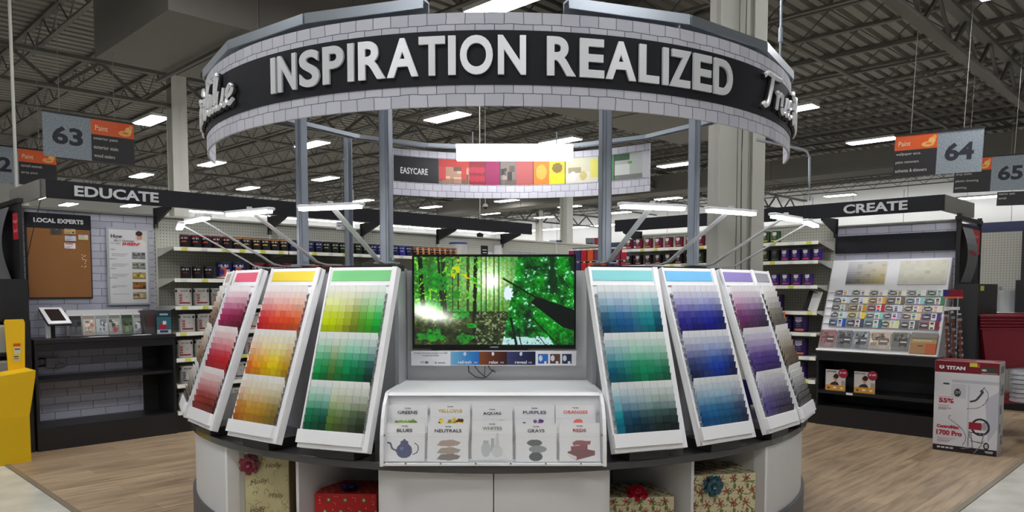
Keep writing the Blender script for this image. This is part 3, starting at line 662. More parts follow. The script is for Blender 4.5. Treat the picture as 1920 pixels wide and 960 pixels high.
# ---- gooseneck lamps
lm0 = None
ln = ['above the beige rack at far left', 'above the red rack', 'above the yellow rack', 'above the green rack', 'above the teal rack', 'above the blue rack', 'above the purple rack', 'above the grey rack at far right']
lamps = sorted(q['a'] for q in RK.values())
arm = [(0, .62, 0), (0, .50, .0), (0, .44, .012), (0, .38, .05), (0, .04, .245), (0, .0, .262)]
for i, aa in enumerate(lamps):
    a = R(aa); L_ = isl(a, 2.24, 1.69)
    lab = 'white LED display lamp on a bent flat arm ' + ln[i]
    if lm0 is None:
        lm0 = thing('display_lamp', lab, 'lamp', L_, a, 'LED lamps around the island')
        g = G()
        for p, q in zip(arm[:-1], arm[1:]): g.bar(p, q, .028, .008, up=(1, 0, 0)) if False else g.bar(p, q, .03, .008)
        obj('arm', g, M('lamp_arm_grey', (176, 178, 180), .35, .3), lm0)
        obj('lamp_housing', G().box(-.185, .185, -.024, .024, .257, .274), M('lamp_white', (205, 206, 210), .4), lm0, bev=.008)
        obj('joint', G().lathe([(.014, 0), (.014, .016)], 12, (0, 0, .27)), M('lamp_white', (205, 206, 210), .4), lm0)
        obj('led_tube', G().box(-.17, .17, -.022, .014, .245, .257), M('led_tube', (255, 255, 255), .5, 0, 9), lm0)
    else: dup(lm0, lab, L_, a)
# ---- posts
def post(aa, r, label, w_=.058):
    a = R(aa); t = thing('support_post', label, 'post', isl(a, r, 1.69), a)
    g = G().box(-w_/2, w_/2, -.024, -.018, 0, 1.2).box(-w_/2, -w_/2+.005, -.024, .024, 0, 1.2).box(w_/2-.005, w_/2, -.024, .024, 0, 1.2).box(-.008, .012, -.03, -.022, 0, 1.2)
    obj('channel', g, silver, t); obj('base_plate', G().box(-.055, .055, -.05, .05, 0, .008), silver, t)
    obj('bolt', G().lathe([(.008, 0), (.008, .02)], 8, (w_/2+.01, -.01, 1.0)).lathe([(.01, 0), (.01, .014)], 8, (w_/2+.01, 0, .02)), galv, t)
for aa, lab in ((-21.3, 'grey steel post left of the television, holding the ring header'), (21.2, 'grey steel post right of the television, holding the ring header'), (-44.7, 'grey steel post above the gap beside the yellow rack'), (45.3, 'grey steel post in front of the wide column'),
                (-126, 'grey steel post at the back left of the ring, behind the green rack')):
    post(aa, 1.68 if abs(aa) < 100 else 1.7, lab)
# ---- ring header
hd = thing('ring_header', 'large round overhead header reading INSPIRATION REALIZED over the island', 'sign', (ICX, ICY, 0))
RH = 2.07
g = G().arc(RH-.015, RH, 2.44, 2.885, R(-80), R(80), 72); g.uv = lambda co: (math.atan2(co.x, -co.y)*RH+10, co.z-2.44+.066*3)
obj('block_banner', g, brick_hdr, hd, smooth=True)
obj('black_band', G().arc(RH, RH+.006, 2.54, 2.798, R(-80), R(80), 72), charcoal, hd, smooth=True)
LT = [('I', 509.5, 'l', 505.5, 514.5), ('N', 0, '', 518.5, 553.5), ('S', 0, '', 559, 597.5), ('P', 0, '', 603, 643), ('I', 0, '', 650, 662), ('R', 0, '', 670, 722), ('A', 0, '', 724, 784), ('T', 0, '', 784, 834), ('I', 0, '', 839.5, 854), ('O', 0, '', 861.5, 924.5), ('N', 0, '', 933, 987),
      ('R', 0, '', 1025.5, 1081), ('E', 0, '', 1087.5, 1134.5), ('A', 0, '', 1137, 1194.5), ('L', 0, '', 1200, 1238), ('I', 0, '', 1244.5, 1255.5), ('Z', 0, '', 1258, 1298), ('E', 0, '', 1302, 1337), ('D', 0, '', 1341, 1376)]
for ch_, _, _, x0, x1 in LT:
    ym = 105+ (abs((x0+x1)/2-945)/430)**2*35
    a0, _z = oncyl(x0, ym, RH+.03); a1, _z = oncyl(x1, ym, RH+.03); am = (a0+a1)/2; wl = (a1-a0)*(RH+.03)
    tm = text_mesh(ch_, wl*.98, .186, .013, .03 if ch_ != 'I' else .02, 0, 6)
    obj('raised_letter', tm, letterm, hd, ((RH+.012)*math.sin(am), -(RH+.012)*math.cos(am), 2.583), (0, 0, am))
# cursive lettering on both sides, built from strokes
def cat(pts, n=7):
    P = [pts[0]]+list(pts)+[pts[-1]]; out = []
    for i in range(1, len(P)-2):
        for k in range(n):
            t = k/n; p0, p1, p2, p3 = P[i-1], P[i], P[i+1], P[i+2]
            out.append(tuple(.5*((2*p1[j])+(-p0[j]+p2[j])*t+(2*p0[j]-5*p1[j]+4*p2[j]-p3[j])*t*t+(-p0[j]+3*p1[j]-3*p2[j]+p3[j])*t**3) for j in (0, 1)))
    out.append(P[-2]); return out
SCR = {'T': [[(.3, 1.0), (.22, .6), (.1, .12), (0, .0), (-.08, .06)], [(-.05, .92), (.1, 1.04), (.4, 1.0), (.7, 1.04)]],
       'r': [[(0, .5), (.06, .58), (.1, .5), (.02, .02)], [(.08, .4), (.18, .56), (.28, .56), (.3, .48)]],
       'u': [[(0, .58), (-.06, .2), (.0, .02), (.14, .08), (.24, .3)], [(.3, .58), (.22, .16), (.28, .02), (.38, .1)]],
       'e': [[(.02, .26), (.2, .36), (.24, .52), (.14, .58), (.02, .4), (.0, .16), (.1, .02), (.26, .12)]],
       'V': [[(-.08, .86), (.04, 1.0), (.1, .8), (.1, .3), (.14, .0), (.3, .4), (.5, .95), (.66, 1.04)]],
       'a': [[(.28, .5), (.16, .6), (.02, .4), (.0, .12), (.1, .02), (.22, .2), (.3, .56)], [(.3, .56), (.24, .16), (.3, .02), (.4, .1)]],
       'l': [[(0, .3), (.2, .8), (.24, 1.06), (.14, 1.08), (.06, .6), (.02, .14), (.1, .02), (.2, .12)]]}
def script(word, a_start, zb, h, sgn=1, rr=RH+.03, xs=1.8):
    x = 0; adv = {'T': .46, 'r': .36, 'u': .42, 'e': .32, 'V': .42, 'a': .42, 'l': .24}
    for ch_ in word:
        if ch_ == ' ': x += .12; continue
        g = G(); gb = G()
        for st in SCR[ch_]:
            pts = []; 
            for px_, py_ in cat(st):
                A = a_start+(x+px_)*h*xs/rr; pts.append((rr*math.sin(A), -rr*math.cos(A), zb+py_*h))
            wd = .0135 if ch_ in 'TV' else .012
            g.tube(pts, wd, 8); gb.tube([(p[0]*.992, p[1]*.992, p[2]-.004) for p in pts], wd*1.35, 8)
        obj('script_letter', g, letterm, hd, smooth=True); obj('script_letter_backing', gb, M('letter_backing', (20, 20, 24), .5), hd, smooth=True)
        x += adv[ch_]
a1_, _ = oncyl(1436, 175, RH+.03); script('True Value', a1_, 2.595, .18)
a2_, _ = oncyl(441, 165, RH+.03); script('True Value', a2_-(3.53*.18*1.8)/(RH+.03), 2.595, .18)
# rails on top
def rail(a0, a1, r0_, r1_, z, nm='rail_segment', hh=.046):
    p = (r0_*math.sin(R(a0)), -r0_*math.cos(R(a0)), z); q = (r1_*math.sin(R(a1)), -r1_*math.cos(R(a1)), z)
    g = G().bar(p, q, .075, .01); p2 = Vector(p)*1; g2 = G()
    vec = Vector((p[0]+q[0], p[1]+q[1], 0)).normalized()*.034
    g.bar(Vector(p)+vec-Vector((0, 0, hh/2)), Vector(q)+vec-Vector((0, 0, hh/2)), .008, hh)
    g.bar(Vector(p)-vec-Vector((0, 0, hh/2)), Vector(q)-vec-Vector((0, 0, hh/2)), .008, hh)
    obj(nm, g, galv, hd)
for a, b_ in ((-9.3, -28), (-28, -47), (-47, -66), (-66, -85), (10, 29), (29, 48), (48, 67), (67, 85)): rail(a, b_, 2.05, 2.05, 2.955)
for a, b_ in ((-85, -110), (-110, -135), (-135, -157), (-157, -180), (180, 157), (157, 135), (135, 112), (112, 85)): rail(a, b_, 2.05 if abs(a) == 85 else 1.93, 2.05 if abs(b_) == 85 else 1.93, 2.985, 'back_rail', .03)
g = G()
for aa in (-21.3, 21.2, -44.7, 45.3):
    a = R(aa); g.bar((1.68*math.sin(a), -1.68*math.cos(a), 2.87), (2.04*math.sin(a), -2.04*math.cos(a), 2.87), .03, .03)
obj('cross_strut', g, galv, hd)
for nmx, px in (('', 1460), ('', 560)):
    pass
# back banner with the EASYCARE band
bb = thing('back_banner', 'curved block patterned banner with a coloured picture band hanging inside the ring back', 'sign', (ICX, ICY, 0))
RB = 2.0; a0b, _ = oncyl(738, 310, RB, True); a1b, _ = oncyl(1218, 310, RB, True)
if a0b < 0: a0b += 2*PI
if a1b < 0: a1b += 2*PI
g = G().arc(RB, RB+.015, 2.478, 2.93, a1b, a0b, 40); g.uv = lambda co: ((math.atan2(co.x, -co.y) % (2*PI))*RB+10, co.z-2.478)
obj('block_banner', g, brick_hdr, bb, smooth=True)
am = (a0b+a1b)/2; wb = (a0b-a1b)*RB
c = Cv(300, 32, (26, 27, 32)); X, Y = c.X, c.Y
ed = [738, 822, 880, 910, 938, 968, 1000, 1030, 1060, 1121, 1152, 1205, 1218]
E_ = []
for px in ed:
    A, _ = oncyl(px, 325, RB, True); A = A+2*PI if A < 0 else A; E_.append((a0b-A)/(a0b-a1b))
def seg(i, j=None): return E_[i], E_[(j or i+1)]
c.rect(0, 0, E_[1], 1, (26, 27, 33))
x0, x1 = seg(1); c.photo(x0, 0, x1, 1, (170, 130, 110), 1); c.rect(x0, 0, x1, .3, (176, 50, 44)); c.rect(x0, .3, x0+.03, .8, (190, 60, 60)); c.rect(x1-.03, .3, x1-.01, .8, (180, 56, 50))
for i_, (cc) in ((2, (130, 24, 44)), (3, (140, 30, 84)), (5, (168, 84, 84))): x0, x1 = seg(i_); c.rect(x0, 0, x1, 1, cc)
x0, x1 = seg(2)
for k in range(6): c.ell(x0+(x1-x0)*(.2+.3*(k % 3)), .4+.35*(k//3), .012, .13, (170, 36, 60))
x0, x1 = seg(4); c.photo(x0, 0, x1, 1, (120, 110, 104), 5); x0, x1 = seg(6); c.rect(x0, 0, x1, 1, (206, 120, 40)); c.ell((x0+x1)/2, .5, .02, .3, (220, 160, 60))
x0, x1 = seg(7); c.rect(x0, 0, x1, .6, (200, 180, 50)); c.ell((x0+x1)/2, .35, .02, .2, (120, 100, 40)); c.rect(x0, .6, x1, 1, (236, 208, 20))
x0, x1 = seg(8); c.rect(x0, 0, x1, 1, (196, 196, 170)); c.rect(x0, .55, x1, 1, (206, 204, 190)); c.rect(x0+.01, .38, x0+.06, .6, (150, 140, 110)); c.ell(x0+.03, .72, .014, .18, (230, 226, 210)); c.ell(x0+.07, .72, .014, .18, (190, 176, 110)); c.rect(x1-.03, .1, x1, .8, (206, 200, 90))
x0, x1 = seg(9); c.rect(x0, 0, x1, 1, (74, 140, 80)); x0, x1 = E_[10], E_[11]; c.rect(x0, 0, x1, 1, (176, 182, 178)); c.rect(x0, .0, x0+.06, .26, (56, 92, 66)); c.rect(x0, .4, x0+.06, .8, (206, 210, 208)); c.rect(x0, .8, x1, 1, (120, 124, 120)); c.rect(x0+.055, .3, x0+.07, .42, (90, 160, 60)); c.rect(E_[11], 0, 1, 1, (188, 190, 196))
for e in E_[1:11]: c.rect(e-.0012, 0, e+.0012, 1, (60, 60, 60))
pb = picture('picture_band', c, wb, .25, bb, (0, 0, 2.612), bend=(RB-.004, am, -1))
Ae, _ = oncyl(776, 320, RB, True); Ae = Ae+2*PI if Ae < 0 else Ae
text('EASYCARE', .285, .062, inkw, bb, (0, 0, 2.69), bold=.012, bend=(RB-.006, Ae, -1))
# tube light in the ring
t = thing('tube_light', 'long bright tube light fixture hanging inside the ring before the picture band', 'light', atY(965, 287, 7.25))
obj('diffuser', G().box(-.555, .555, -.04, .03, -.072, .072), M('led_panel', (255, 255, 255), .5, 0, 6), t, bev=.01); obj('housing', G().box(-.565, .565, -.03, .05, .072, .085), fixm, t)
obj('hanging_rod', G().tube([(-.4, 0, .085), (-.4, 0, .2)], .006).tube([(.4, 0, .085), (.4, 0, .2)], .006), galv, t)
# bent conduit right of the ring
pts = [atY(x_, y_, 5.9) for x_, y_ in ((1418, 262), (1500, 279), (1513, 284), (1518, 295), (1518, 340), (1517, 376))]
o = obj('bent_conduit', G().tube(pts, .011, 8), galv); tag(o, 'thin bent metal conduit hanging down beside the right end of the ring', 'pipe')
P1 = atY(1463, 95, 5.6); o = obj('suspension_rod', G().tube([(P1[0], P1[1], 2.9), (P1[0], P1[1], 6.2)], .009, 8).tube([(P1[0], P1[1], 3.35), (P1[0], P1[1], 3.45)], .016, 8), galv); tag(o, 'thin vertical rod rising from the right end of the ring header', 'rod')
# ---- wrapped presents in the bays
def paper(kind, seed, wpx, hpx):
    rgp = random.Random(seed)
    if kind == 'script':
        c = Cv(wpx, hpx, (196, 186, 142)); c.a += ((c.noise(6, 10, seed)-.5)*14)[..., None]
        for k in range(70):
            x, y = rgp.random(), rgp.random(); th = rgp.random()*6.3; col = rgp.choice([(96, 74, 48), (120, 60, 50), (90, 92, 56)])
            for j in range(6):
                x2 = x+.035*math.cos(th); y2 = y+.02*math.sin(th); c.line(x, y, x2, y2, .008, col, .7); x, y = x2, y2; th += rgp.uniform(.2, 1.1)
    elif kind == 'dots':
        c = Cv(wpx, hpx, (178, 26, 30))
        for i in range(7):
            for j in range(6):
                x = (i+.5)/7+.07*(j % 2)+rgp.uniform(-.02, .02); y = (j+.5)/6
                if (i+j) % 2: c.ell(x, y, .035, .035*wpx/hpx, (70, 110, 60)); c.ell(x, y, .018, .018*wpx/hpx, (190, 200, 120))
                else:
                    for q in range(4): c.ell(x+rgp.uniform(-.04, .04), y+rgp.uniform(-.06, .06), .007, .007*wpx/hpx, (226, 180, 160))
    else:
        c = Cv(wpx, hpx, (198, 190, 154)); c.a += ((np.sin(c.Y*hpx*1.2))*5)[..., None]
        nx_ = 5; ny_ = max(4, int(6*hpx/wpx))
        for i in range(nx_):
            for j in range(ny_+1):
                x = (i+.3+.5*(j % 2))/nx_; y = (j+.35)/ny_; asp = wpx/hpx
                for q in range(6):
                    th = q*1.05+rgp.random()*.4; c.line(x, y, x+.06*math.cos(th), y+.06*asp*math.sin(th), .018, rgp.choice([(140, 44, 44), (150, 56, 50), (60, 76, 44)]), .9)
                for q in range(3):
                    th = rgp.random()*6.3; c.line(x+.03, y+.05*asp, x+.03+.1*math.cos(th), y+.05*asp+.1*asp*math.sin(th), .014, (92, 104, 62), .8); c.line(x-.04, y, x-.04+.09*math.cos(th+1), y+.09*asp*math.sin(th+1), .01, (150, 70, 60), .7)
                c.ell(x+.02, y+.11*asp, .025, .04*asp, (112, 108, 70))
    return c
def bow(parent, loc, mat_, rad=.045, rot=(0, 0, 0)):
    g = G()
    for k in range(26):
        ring_ = k % 3; th = k*2.4; el = (.15, .55, 1.1)[ring_]; rr = rad*(1, .85, .55)[ring_]
        d = Vector((math.cos(th)*math.cos(el), math.sin(th)*math.cos(el), math.sin(el))); side = d.cross(Vector((0, 0, 1))).normalized()*rad*.22; upv = side.cross(d).normalized()*rad*.2
        pts = [Vector((0, 0, .002)), d*rr*.6+upv, d*rr+upv*.3, d*rr*.75-upv*.8, Vector((0, 0, 0))]
        vs = []
        for p_ in pts: vs += [p_-side, p_+side]
        g.add([Vector(v) for v in vs], [(2*i, 2*i+1, 2*i+3, 2*i+2) for i in range(4)])
    obj('bow', g, mat_, parent, loc, rot)
def gift(name, lab, aa, r, wd, dp, hh, kind, turn, bowm, bowloc, bowrot, seed, z=.075):
    t = thing(name, lab, 'present', (aa, r, z), R(turn))
    pm = {'script': (196, 186, 142), 'dots': (178, 26, 30), 'floral': (198, 190, 154)}[kind]
    obj('wrapped_box', G().box(-wd/2, wd/2, 0, dp, 0, hh), M('paper_'+kind, pm, .35), t, bev=.004)
    picture('printed_paper_front', paper(kind, seed, 90, int(90*hh/wd)), wd-.006, hh-.006, t, (0, -.0012, .003))
    picture('printed_paper_side', paper(kind, seed+1, int(90*dp/wd), int(90*hh/wd)), dp-.006, hh-.006, t, (wd/2+.0012, dp/2, .003), (0, 0, PI/2))
    picture('printed_paper_left', paper(kind, seed+1, int(90*dp/wd), int(90*hh/wd)), dp-.006, hh-.006, t, (-wd/2-.0012, dp/2, .003), (0, 0, -PI/2))
    picture('printed_paper_top', paper(kind, seed+2, 90, int(90*dp/wd)), wd-.006, dp-.006, t, (0, .003, hh+.0012), (-PI/2, 0, 0))
    bow(t, bowloc, bowm, .06, bowrot); return t
t = gift('wrapped_present', 'tall cream present with handwritten pattern and dark red bow in left bay', -1.37, 4.14, .245, .19, .545, 'script', 2, M('bow_dark_red', (110, 16, 40), .3), (-.09, -.01, .50), (PI/2, 0, 0), 3)
for x, z_, s_ in ((.04, .47, .09), (-.04, .38, .1), (.05, .3, .08), (-.05, .22, .09), (.04, .14, .09), (-.04, .06, .08)): text('Holly', s_, .035, M('ink_brown', (104, 84, 56), .6), t, (x, -.003, z_), (0, R(random.uniform(-12, 12)), 0), shear=.3)
gift('wrapped_present', 'red present with green and gold dots and dark purple bow in left bay', -.885, 3.94, .335, .28, .385, 'dots', -3, M('bow_purple', (40, 22, 66), .3), (.0, .08, .388), (0, 0, 0), 11)
gift('wrapped_present', 'small cream floral present with red bow in the right bay', .69, 3.93, .35, .28, .37, 'floral', 3, M('bow_red', (170, 20, 40), .3), (-.02, .03, .375), (R(30), 0, 0), 21)
gift('wrapped_present', 'large cream holly patterned present with teal bow in the right bay', 1.14, 4.0, .39, .28, .475, 'floral', 12, M('bow_teal', (24, 70, 84), .3), (-.07, -.012, .42), (PI/2, 0, 0), 31)
#@@PART3
# ============================================================ LEFT SHELF RUN
PL, AL = (-4.46, 7.06), R(46); PR, AR = (3.49, 8.54), R(-44.5)
def WP(P, a, s, y, z=0): return (P[0]+s*math.cos(a)-y*math.sin(a), P[1]+s*math.sin(a)+y*math.cos(a), z)
def WL(s, y, z=0): return WP(PL, AL, s, y, z)
def WR_(s, y, z=0): return WP(PR, AR, s, y, z)
def SL(px, py, off=0): return onplane(px, py, PL, AL, off)
def SR(px, py, off=0): return onplane(px, py, PR, AR, off)
def cankind(kind):
    W_, H_ = 48, 22
    def base_(c0): return Cv(W_, H_, c0)
    mid = .5
    def text_bar(c, col, y=.25): 
        for k in range(7): c.rect(.40+k*.03, y-.05, .42+k*.03, y+.06, col)
    sm = {'black red': ((24, 20, 24), (150, 24, 46), (220, 80, 50)), 'black tan': ((26, 24, 26), (206, 140, 80), (240, 180, 90)), 'dark navy': ((28, 30, 62), (60, 64, 120), (120, 130, 200)), 'black green': ((22, 26, 24), (40, 46, 36), (150, 180, 110)), 'bright blue': ((50, 52, 150), (80, 90, 190), (190, 200, 240)), 'plain black': ((24, 22, 26), (40, 36, 42), (110, 50, 60)), 'tan and orange': ((34, 28, 26), (214, 140, 90), (210, 110, 60))}
    if kind in sm:
        bg, top, sw = sm[kind]; c = base_(bg)
        if kind == 'tan and orange': c.rect(.56, 0, .78, 1, (206, 150, 96)); c.rect(.22, 0, .4, 1, (216, 130, 96))
        c.rect(0, 0, 1, .1, top); text_bar(c, (206, 206, 210)); c.ell(.5, .6, .08, .12, sw); c.ell(.5, .68, .08, .09, bg); return c
    if kind == 'navy gallon': c = base_((38, 42, 104)); c.ell(.5, .62, .09, .3, (226, 90, 50)); c.ell(.47, .62, .05, .2, (44, 60, 140)); text_bar(c, (220, 220, 226), .2); c.rect(.56, .45, .64, .6, (190, 190, 210)); c.rect(0, .93, 1, 1, (225, 225, 228)); return c
    if kind == 'black gallon': c = base_((28, 24, 28)); c.rect(0, 0, 1, .13, (156, 40, 60)); text_bar(c, (226, 226, 228), .3); c.ell(.55, .68, .06, .1, (200, 90, 70)); return c
    if kind == 'orange gallon': c = base_((34, 26, 26)); c.rect(0, 0, 1, .13, (206, 110, 70)); text_bar(c, (226, 226, 228), .3); c.ell(.55, .68, .06, .1, (220, 120, 70)); return c
    if kind.startswith('white gallon'):
        col = {'r': (136, 34, 44), 'g': (140, 104, 70), 'b': (52, 62, 82)}[kind[-1]]; c = base_((196, 195, 192)); c.rect(.42, .84, .64, .93, col); c.a += ((c.noise(12, 6, 4)-.5)*10)[..., None]; c.ell(.56, .5, .02, .06, (170, 168, 166)); return c
    pr = {'maroon': ((104, 24, 44), (226, 222, 224), (210, 120, 110)), 'dark brown': ((38, 28, 32), (196, 190, 192), (170, 120, 110)), 'green': ((50, 74, 40), (226, 226, 220), (190, 200, 70)), 'olive green': ((44, 52, 36), (150, 160, 130), (120, 130, 70)), 'purple': ((56, 34, 104), (206, 204, 216), (200, 60, 110)), 'purple gallon': ((50, 32, 84), (150, 146, 172), (206, 120, 80)), 'dark grey': ((40, 40, 44), (90, 90, 96), (80, 90, 60))}
    bg, lg, bt = pr[kind]; c = base_(bg); c.poly([(.42, .06), (.58, .06), (.59, .3), (.5, .44), (.41, .3)], lg); c.rect(.4, .84, .62, .94, bt); c.rect(.43, .5, .57, .56, lg, .8); c.rect(.45, .62, .56, .66, lg, .6); c.rect(.64, 0, .67, 1, tuple(min(255, q*1.5) for q in bg)); return c
_cans = {}
lidm = M('can_lid', (120, 120, 124), .35, .6); earm = M('can_ear', (24, 24, 26), .5); canbody = M('can_body', (60, 58, 62), .4, .4)
def can(kind, label, P, rz, group, gallon=False, scale=1):
    if kind in _cans: return dup(_cans[kind], label, P, rz, group)
    r, h = (.083, .19) if gallon else (.0535, .135)
    t = thing('paint_can', label, 'paint can', P, rz, group); _cans[kind] = t
    obj('can_body', G().lathe([(r*.97, 0), (r, .003), (r, h-.006), (r*.96, h)], 24), M('can_white_body', (186, 185, 182), .4) if 'white' in kind else canbody, t, smooth=True)
    picture('label_wrap', cankind(kind), 2*PI*r*.99, h-.016, t, (0, 0, .008), bend=(r+.0008, 0, 1))
    obj('lid', G().lathe([(r*.9, h-.004), (r*.9, h+.002), (r*.82, h+.002), (r*.82, h-.002)], 24), lidm, t)
    if gallon:
        for sg in (-1, 1): obj('handle_ear', G().lathe([(.014, 0), (.014, .006)], 12, mat=Matrix.Rotation(sg*.95, 4, 'Z') @ Matrix.Translation((0, -r, h*.84)) @ Matrix.Rotation(PI/2, 4, 'X')), earm, t)
    if kind.startswith('white gallon'):
        col = {'r': inkr, 'g': M('ink_gold', (140, 104, 70), .6), 'b': M('ink_slate', (52, 62, 82), .6)}[kind[-1]]
        text('EASYCARE', .075, .016, inkk, t, (0, 0, h*.8), bend=(r+.0015, .12, 1), bold=.01)
        text('365', .085, .03, col, t, (-.012, -r-.0012, h*.45), (0, -PI/2, -.15), bold=.03)
    elif gallon: text('EASYCARE', .075, .014, inkw, t, (0, 0, h*.66), bend=(r+.0015, .1, 1), bold=.01)
    return t
def price_bits(sh, w_, tilted, rg_):
    n_ = 6
    for i in range(n_):
        x = (i+.5)*w_/n_+rg_.uniform(-.03, .03)
        obj('price_tag', G().box(x-.03, x+.03, -.008, -.005, -.034, -.004), M('price_yellow', (222, 220, 110), .5) if rg_.random() < .7 else cardw, sh, (0, 0, 0), (R(-12) if tilted else 0, 0, 0))
def gondola(P, a, s0, s1, zt, shelves, label, group, end_left=False, end_right=False, dark_below=None, pm=None):
    o = WP(P, a, s0, 0); wd = s1-s0; rgx = random.Random(int(s0*100))
    t = thing('shelving_bay', label, 'shelving', o, a, group)
    obj('pegboard_panel', G().box(0, wd, .45, .47, 0, zt), pm or peg, t)
    g = G().box(-.012, .012, .43, .455, 0, zt+.01); obj('upright', g, offwhite, t)
    obj('top_cap', G().box(0, wd, .44, .5, zt, zt+.02), offwhite, t)
    obj('kick_plate', G().box(0, wd, .02, .04, 0, .2), black, t)
    for z in shelves:
        dp = .0 if z < 2.2 else .1
        sh = obj('shelf', G().box(.008, wd-.008, dp, .45, z-.022, z).box(.008, wd-.008, dp-.004, dp, z-.04, z), offwhite, t)
        for xx in (.006, wd-.012): obj('shelf_bracket', G().prism([(.0, -.02), (.45, -.02), (.45, -.1), (.43, -.1)], xx, xx+.006, axis='x'), offwhite, sh, (0, 0, z))
        pr = obj('price_rail', G().prism([(-.004, 0), (-.004, -.04), (-.014, -.04), (-.008, 0)], .01, wd-.01, axis='x'), M('price_rail_white', (232, 232, 222), .4), sh, (0, dp, z))
        price_bits_parent = sh
        for i in range(6):
            x = (i+.5)*wd/6+rgx.uniform(-.03, .03)
            obj('price_tag', G().box(x-.032, x+.032, -.018, -.015, -.036, -.004), M('price_yellow', (224, 224, 96), .5) if rgx.random() < .6 else cardw, sh, (0, dp, z))
    return t
BW = 1.345; S0 = 1.26
lowz = [1.995, 1.66, 1.365, 1.085, .805, .525, .235]
rname = ['first', 'second', 'third', 'fourth', 'fifth', 'sixth']
for k in range(6):
    gondola(PL, AL, S0+k*BW, S0+(k+1)*BW, 2.34, lowz if k < 2 else lowz[:2], 'beige pegboard shelving bay in the left aisle, %s bay right of the black cabinet' % rname[k], 'left aisle shelving')
seqs = [('black red', 5), ('black tan', 6), ('dark navy', 4), ('black green', 6), ('dark navy', 1), ('bright blue', 1), ('dark navy', 2), ('bright blue', 1), ('dark navy', 1), ('tan and orange', 9)]
s = S0+.16; n_ = 0
for kd, cnt in seqs:
    for i in range(cnt):
        n_ += 1
        P = WL(s, .07, 1.996); can(kd, 'small %s paint can on the left top shelf, %s from the left' % (kd, ORD[n_]), P, AL-.5+random.uniform(-.12, .12), 'small cans on the left top shelf'); s += .1165 if kd != 'tan and orange' else .1
# white pail and tubs further along the top shelf
P = WL(SL(868, 470)[0], .1, 1.996); t = thing('white_pail', 'white pail with blue lid on the top shelf behind the television', 'bucket', P, AL)
obj('bucket', G().lathe([(.11, 0), (.13, .2)], 20), cardw, t, smooth=True); obj('lid', G().lathe([(.135, .2), (.135, .225)], 20), M('lid_blue', (52, 80, 160), .4), t)
for i, (px, hh) in enumerate(((944, .22), (938, .12))):
    t = thing('white_canister', '%s white canister above the television top edge' % ('tall' if i == 0 else 'short'), 'canister', WL(SL(px, 470)[0], .12+.14*i, 1.996), AL)
    obj('canister_body', G().lathe([(.06, 0), (.06, hh)], 16), cardw, t, smooth=True); obj('cap', G().lathe([(.063, hh), (.063, hh+.02)], 16), frost, t)
P = WL(SL(913, 470)[0], .05, 1.996); t = thing('shelf_talker', 'small dark sign card standing on the far top shelf above the television', 'sign', P, AL); obj('card', G().box(-.07, .07, 0, .01, 0, .2), charcoal, t)
obj('printed_line', G().box(-.045, .045, -.001, 0, .13, .142).box(-.04, .04, -.001, 0, .09, .1), inkw, t)
tb = None
for i in range(13):
    lab = 'clear plastic tub on the far top shelf right of the canisters, %s from the left' % ORD[i+1]; P = WL(SL(966+8.6*i, 472)[0], .1, 2.0)
    if tb is None:
        tb = thing('clear_tub', lab, 'tub', P, AL, 'clear tubs on the far shelf'); obj('tub_body', G().lathe([(.055, 0), (.07, .13)], 14), frost, tb, smooth=True); obj('contents', G().lathe([(.05, .002), (.055, .05)], 12), M('tub_content', (130, 110, 104), .6), tb)
    else: dup(tb, lab, P, AL)
# second shelf
z2 = 1.661; s = SL(347, 520)[0]
for i in range(3): can('plain black', 'small black paint can on the second shelf, %s from the left' % ORD[i+1], WL(S0+.16+.125*i, .07, z2), AL-.5, 'small black cans on the second shelf')
for i in range(2): can('navy gallon', 'large navy paint can with an orange ring, %s of the pair on the second shelf' % ('left' if i == 0 else 'right'), WL(S0+.60+.175*i, .1, z2), AL-.5, 'navy gallons', True)
for i in range(9):
    kd = 'black gallon' if i < 4 else 'orange gallon'
    can(kd, 'large black paint can with %s lid band on the second shelf, %s from left' % ('red' if i < 4 else 'orange', ORD[i+1]), WL(S0+1.0+.185*i, .1, z2), AL-.5, 'black gallons on the second shelf', True)
n_ = 0
for zi, z in enumerate(lowz[2:]):
    for i in range(13):
        kd = 'white gallon '+['r', 'r', 'g', 'b', 'g', 'r', 'b', 'r', 'g', 'b', 'r', 'g', 'b'][i] if zi == 0 else 'white gallon '+('r' if zi < 3 else 'b')
        can(kd, 'white paint can, %s from left on the %s shelf of the left aisle' % (ORD[i+1], ORD[zi+3]), WL(S0+.14+.192*i+(0 if zi % 2 == 0 else .03), .1, z+.001), AL-.45+random.uniform(-.1, .1), 'white gallon cans', True)
# overhead fascia
def fascia(P, a, s0, s1, z0, z1, ys, brs, name_lab, word, wx0, wx1, wz0, wz1, ztop, retside):
    t = thing('overhead_fascia', name_lab, 'sign', WP(P, a, 0, 0, 0), a)
    obj('panel', G().box(s0, s1, ys, ys+.03, z0, z1), charcoal, t)
    for q in np.arange(s0+1.345, s1-.2, 1.345): obj('panel_seam', G().box(q, q+.003, ys-.001, ys, z0, z1), blackm, t)
    for bs in brs:
        obj('bracket', G().prism([(.45, z0-.16), (.45, z0+.02), (ys+.03, z0+.02), (ys+.03, z0-.02)], bs-.012, bs+.012, axis='x').box(bs-.022, bs+.022, .43, .45, z0-.2, z0+.02), blackm, t)
    if retside is not None: obj('return_panel', G().box(retside-.02, retside+.02, ys, 1.15, z0, z1), steel, t)
    text(word, wx1-wx0, wz1-wz0, lettere, t, ((wx0+wx1)/2, ys-.002, wz0), ext=.008, bold=.03)
    return t
e0 = SL(139, 357); e1 = SL(297, 372)
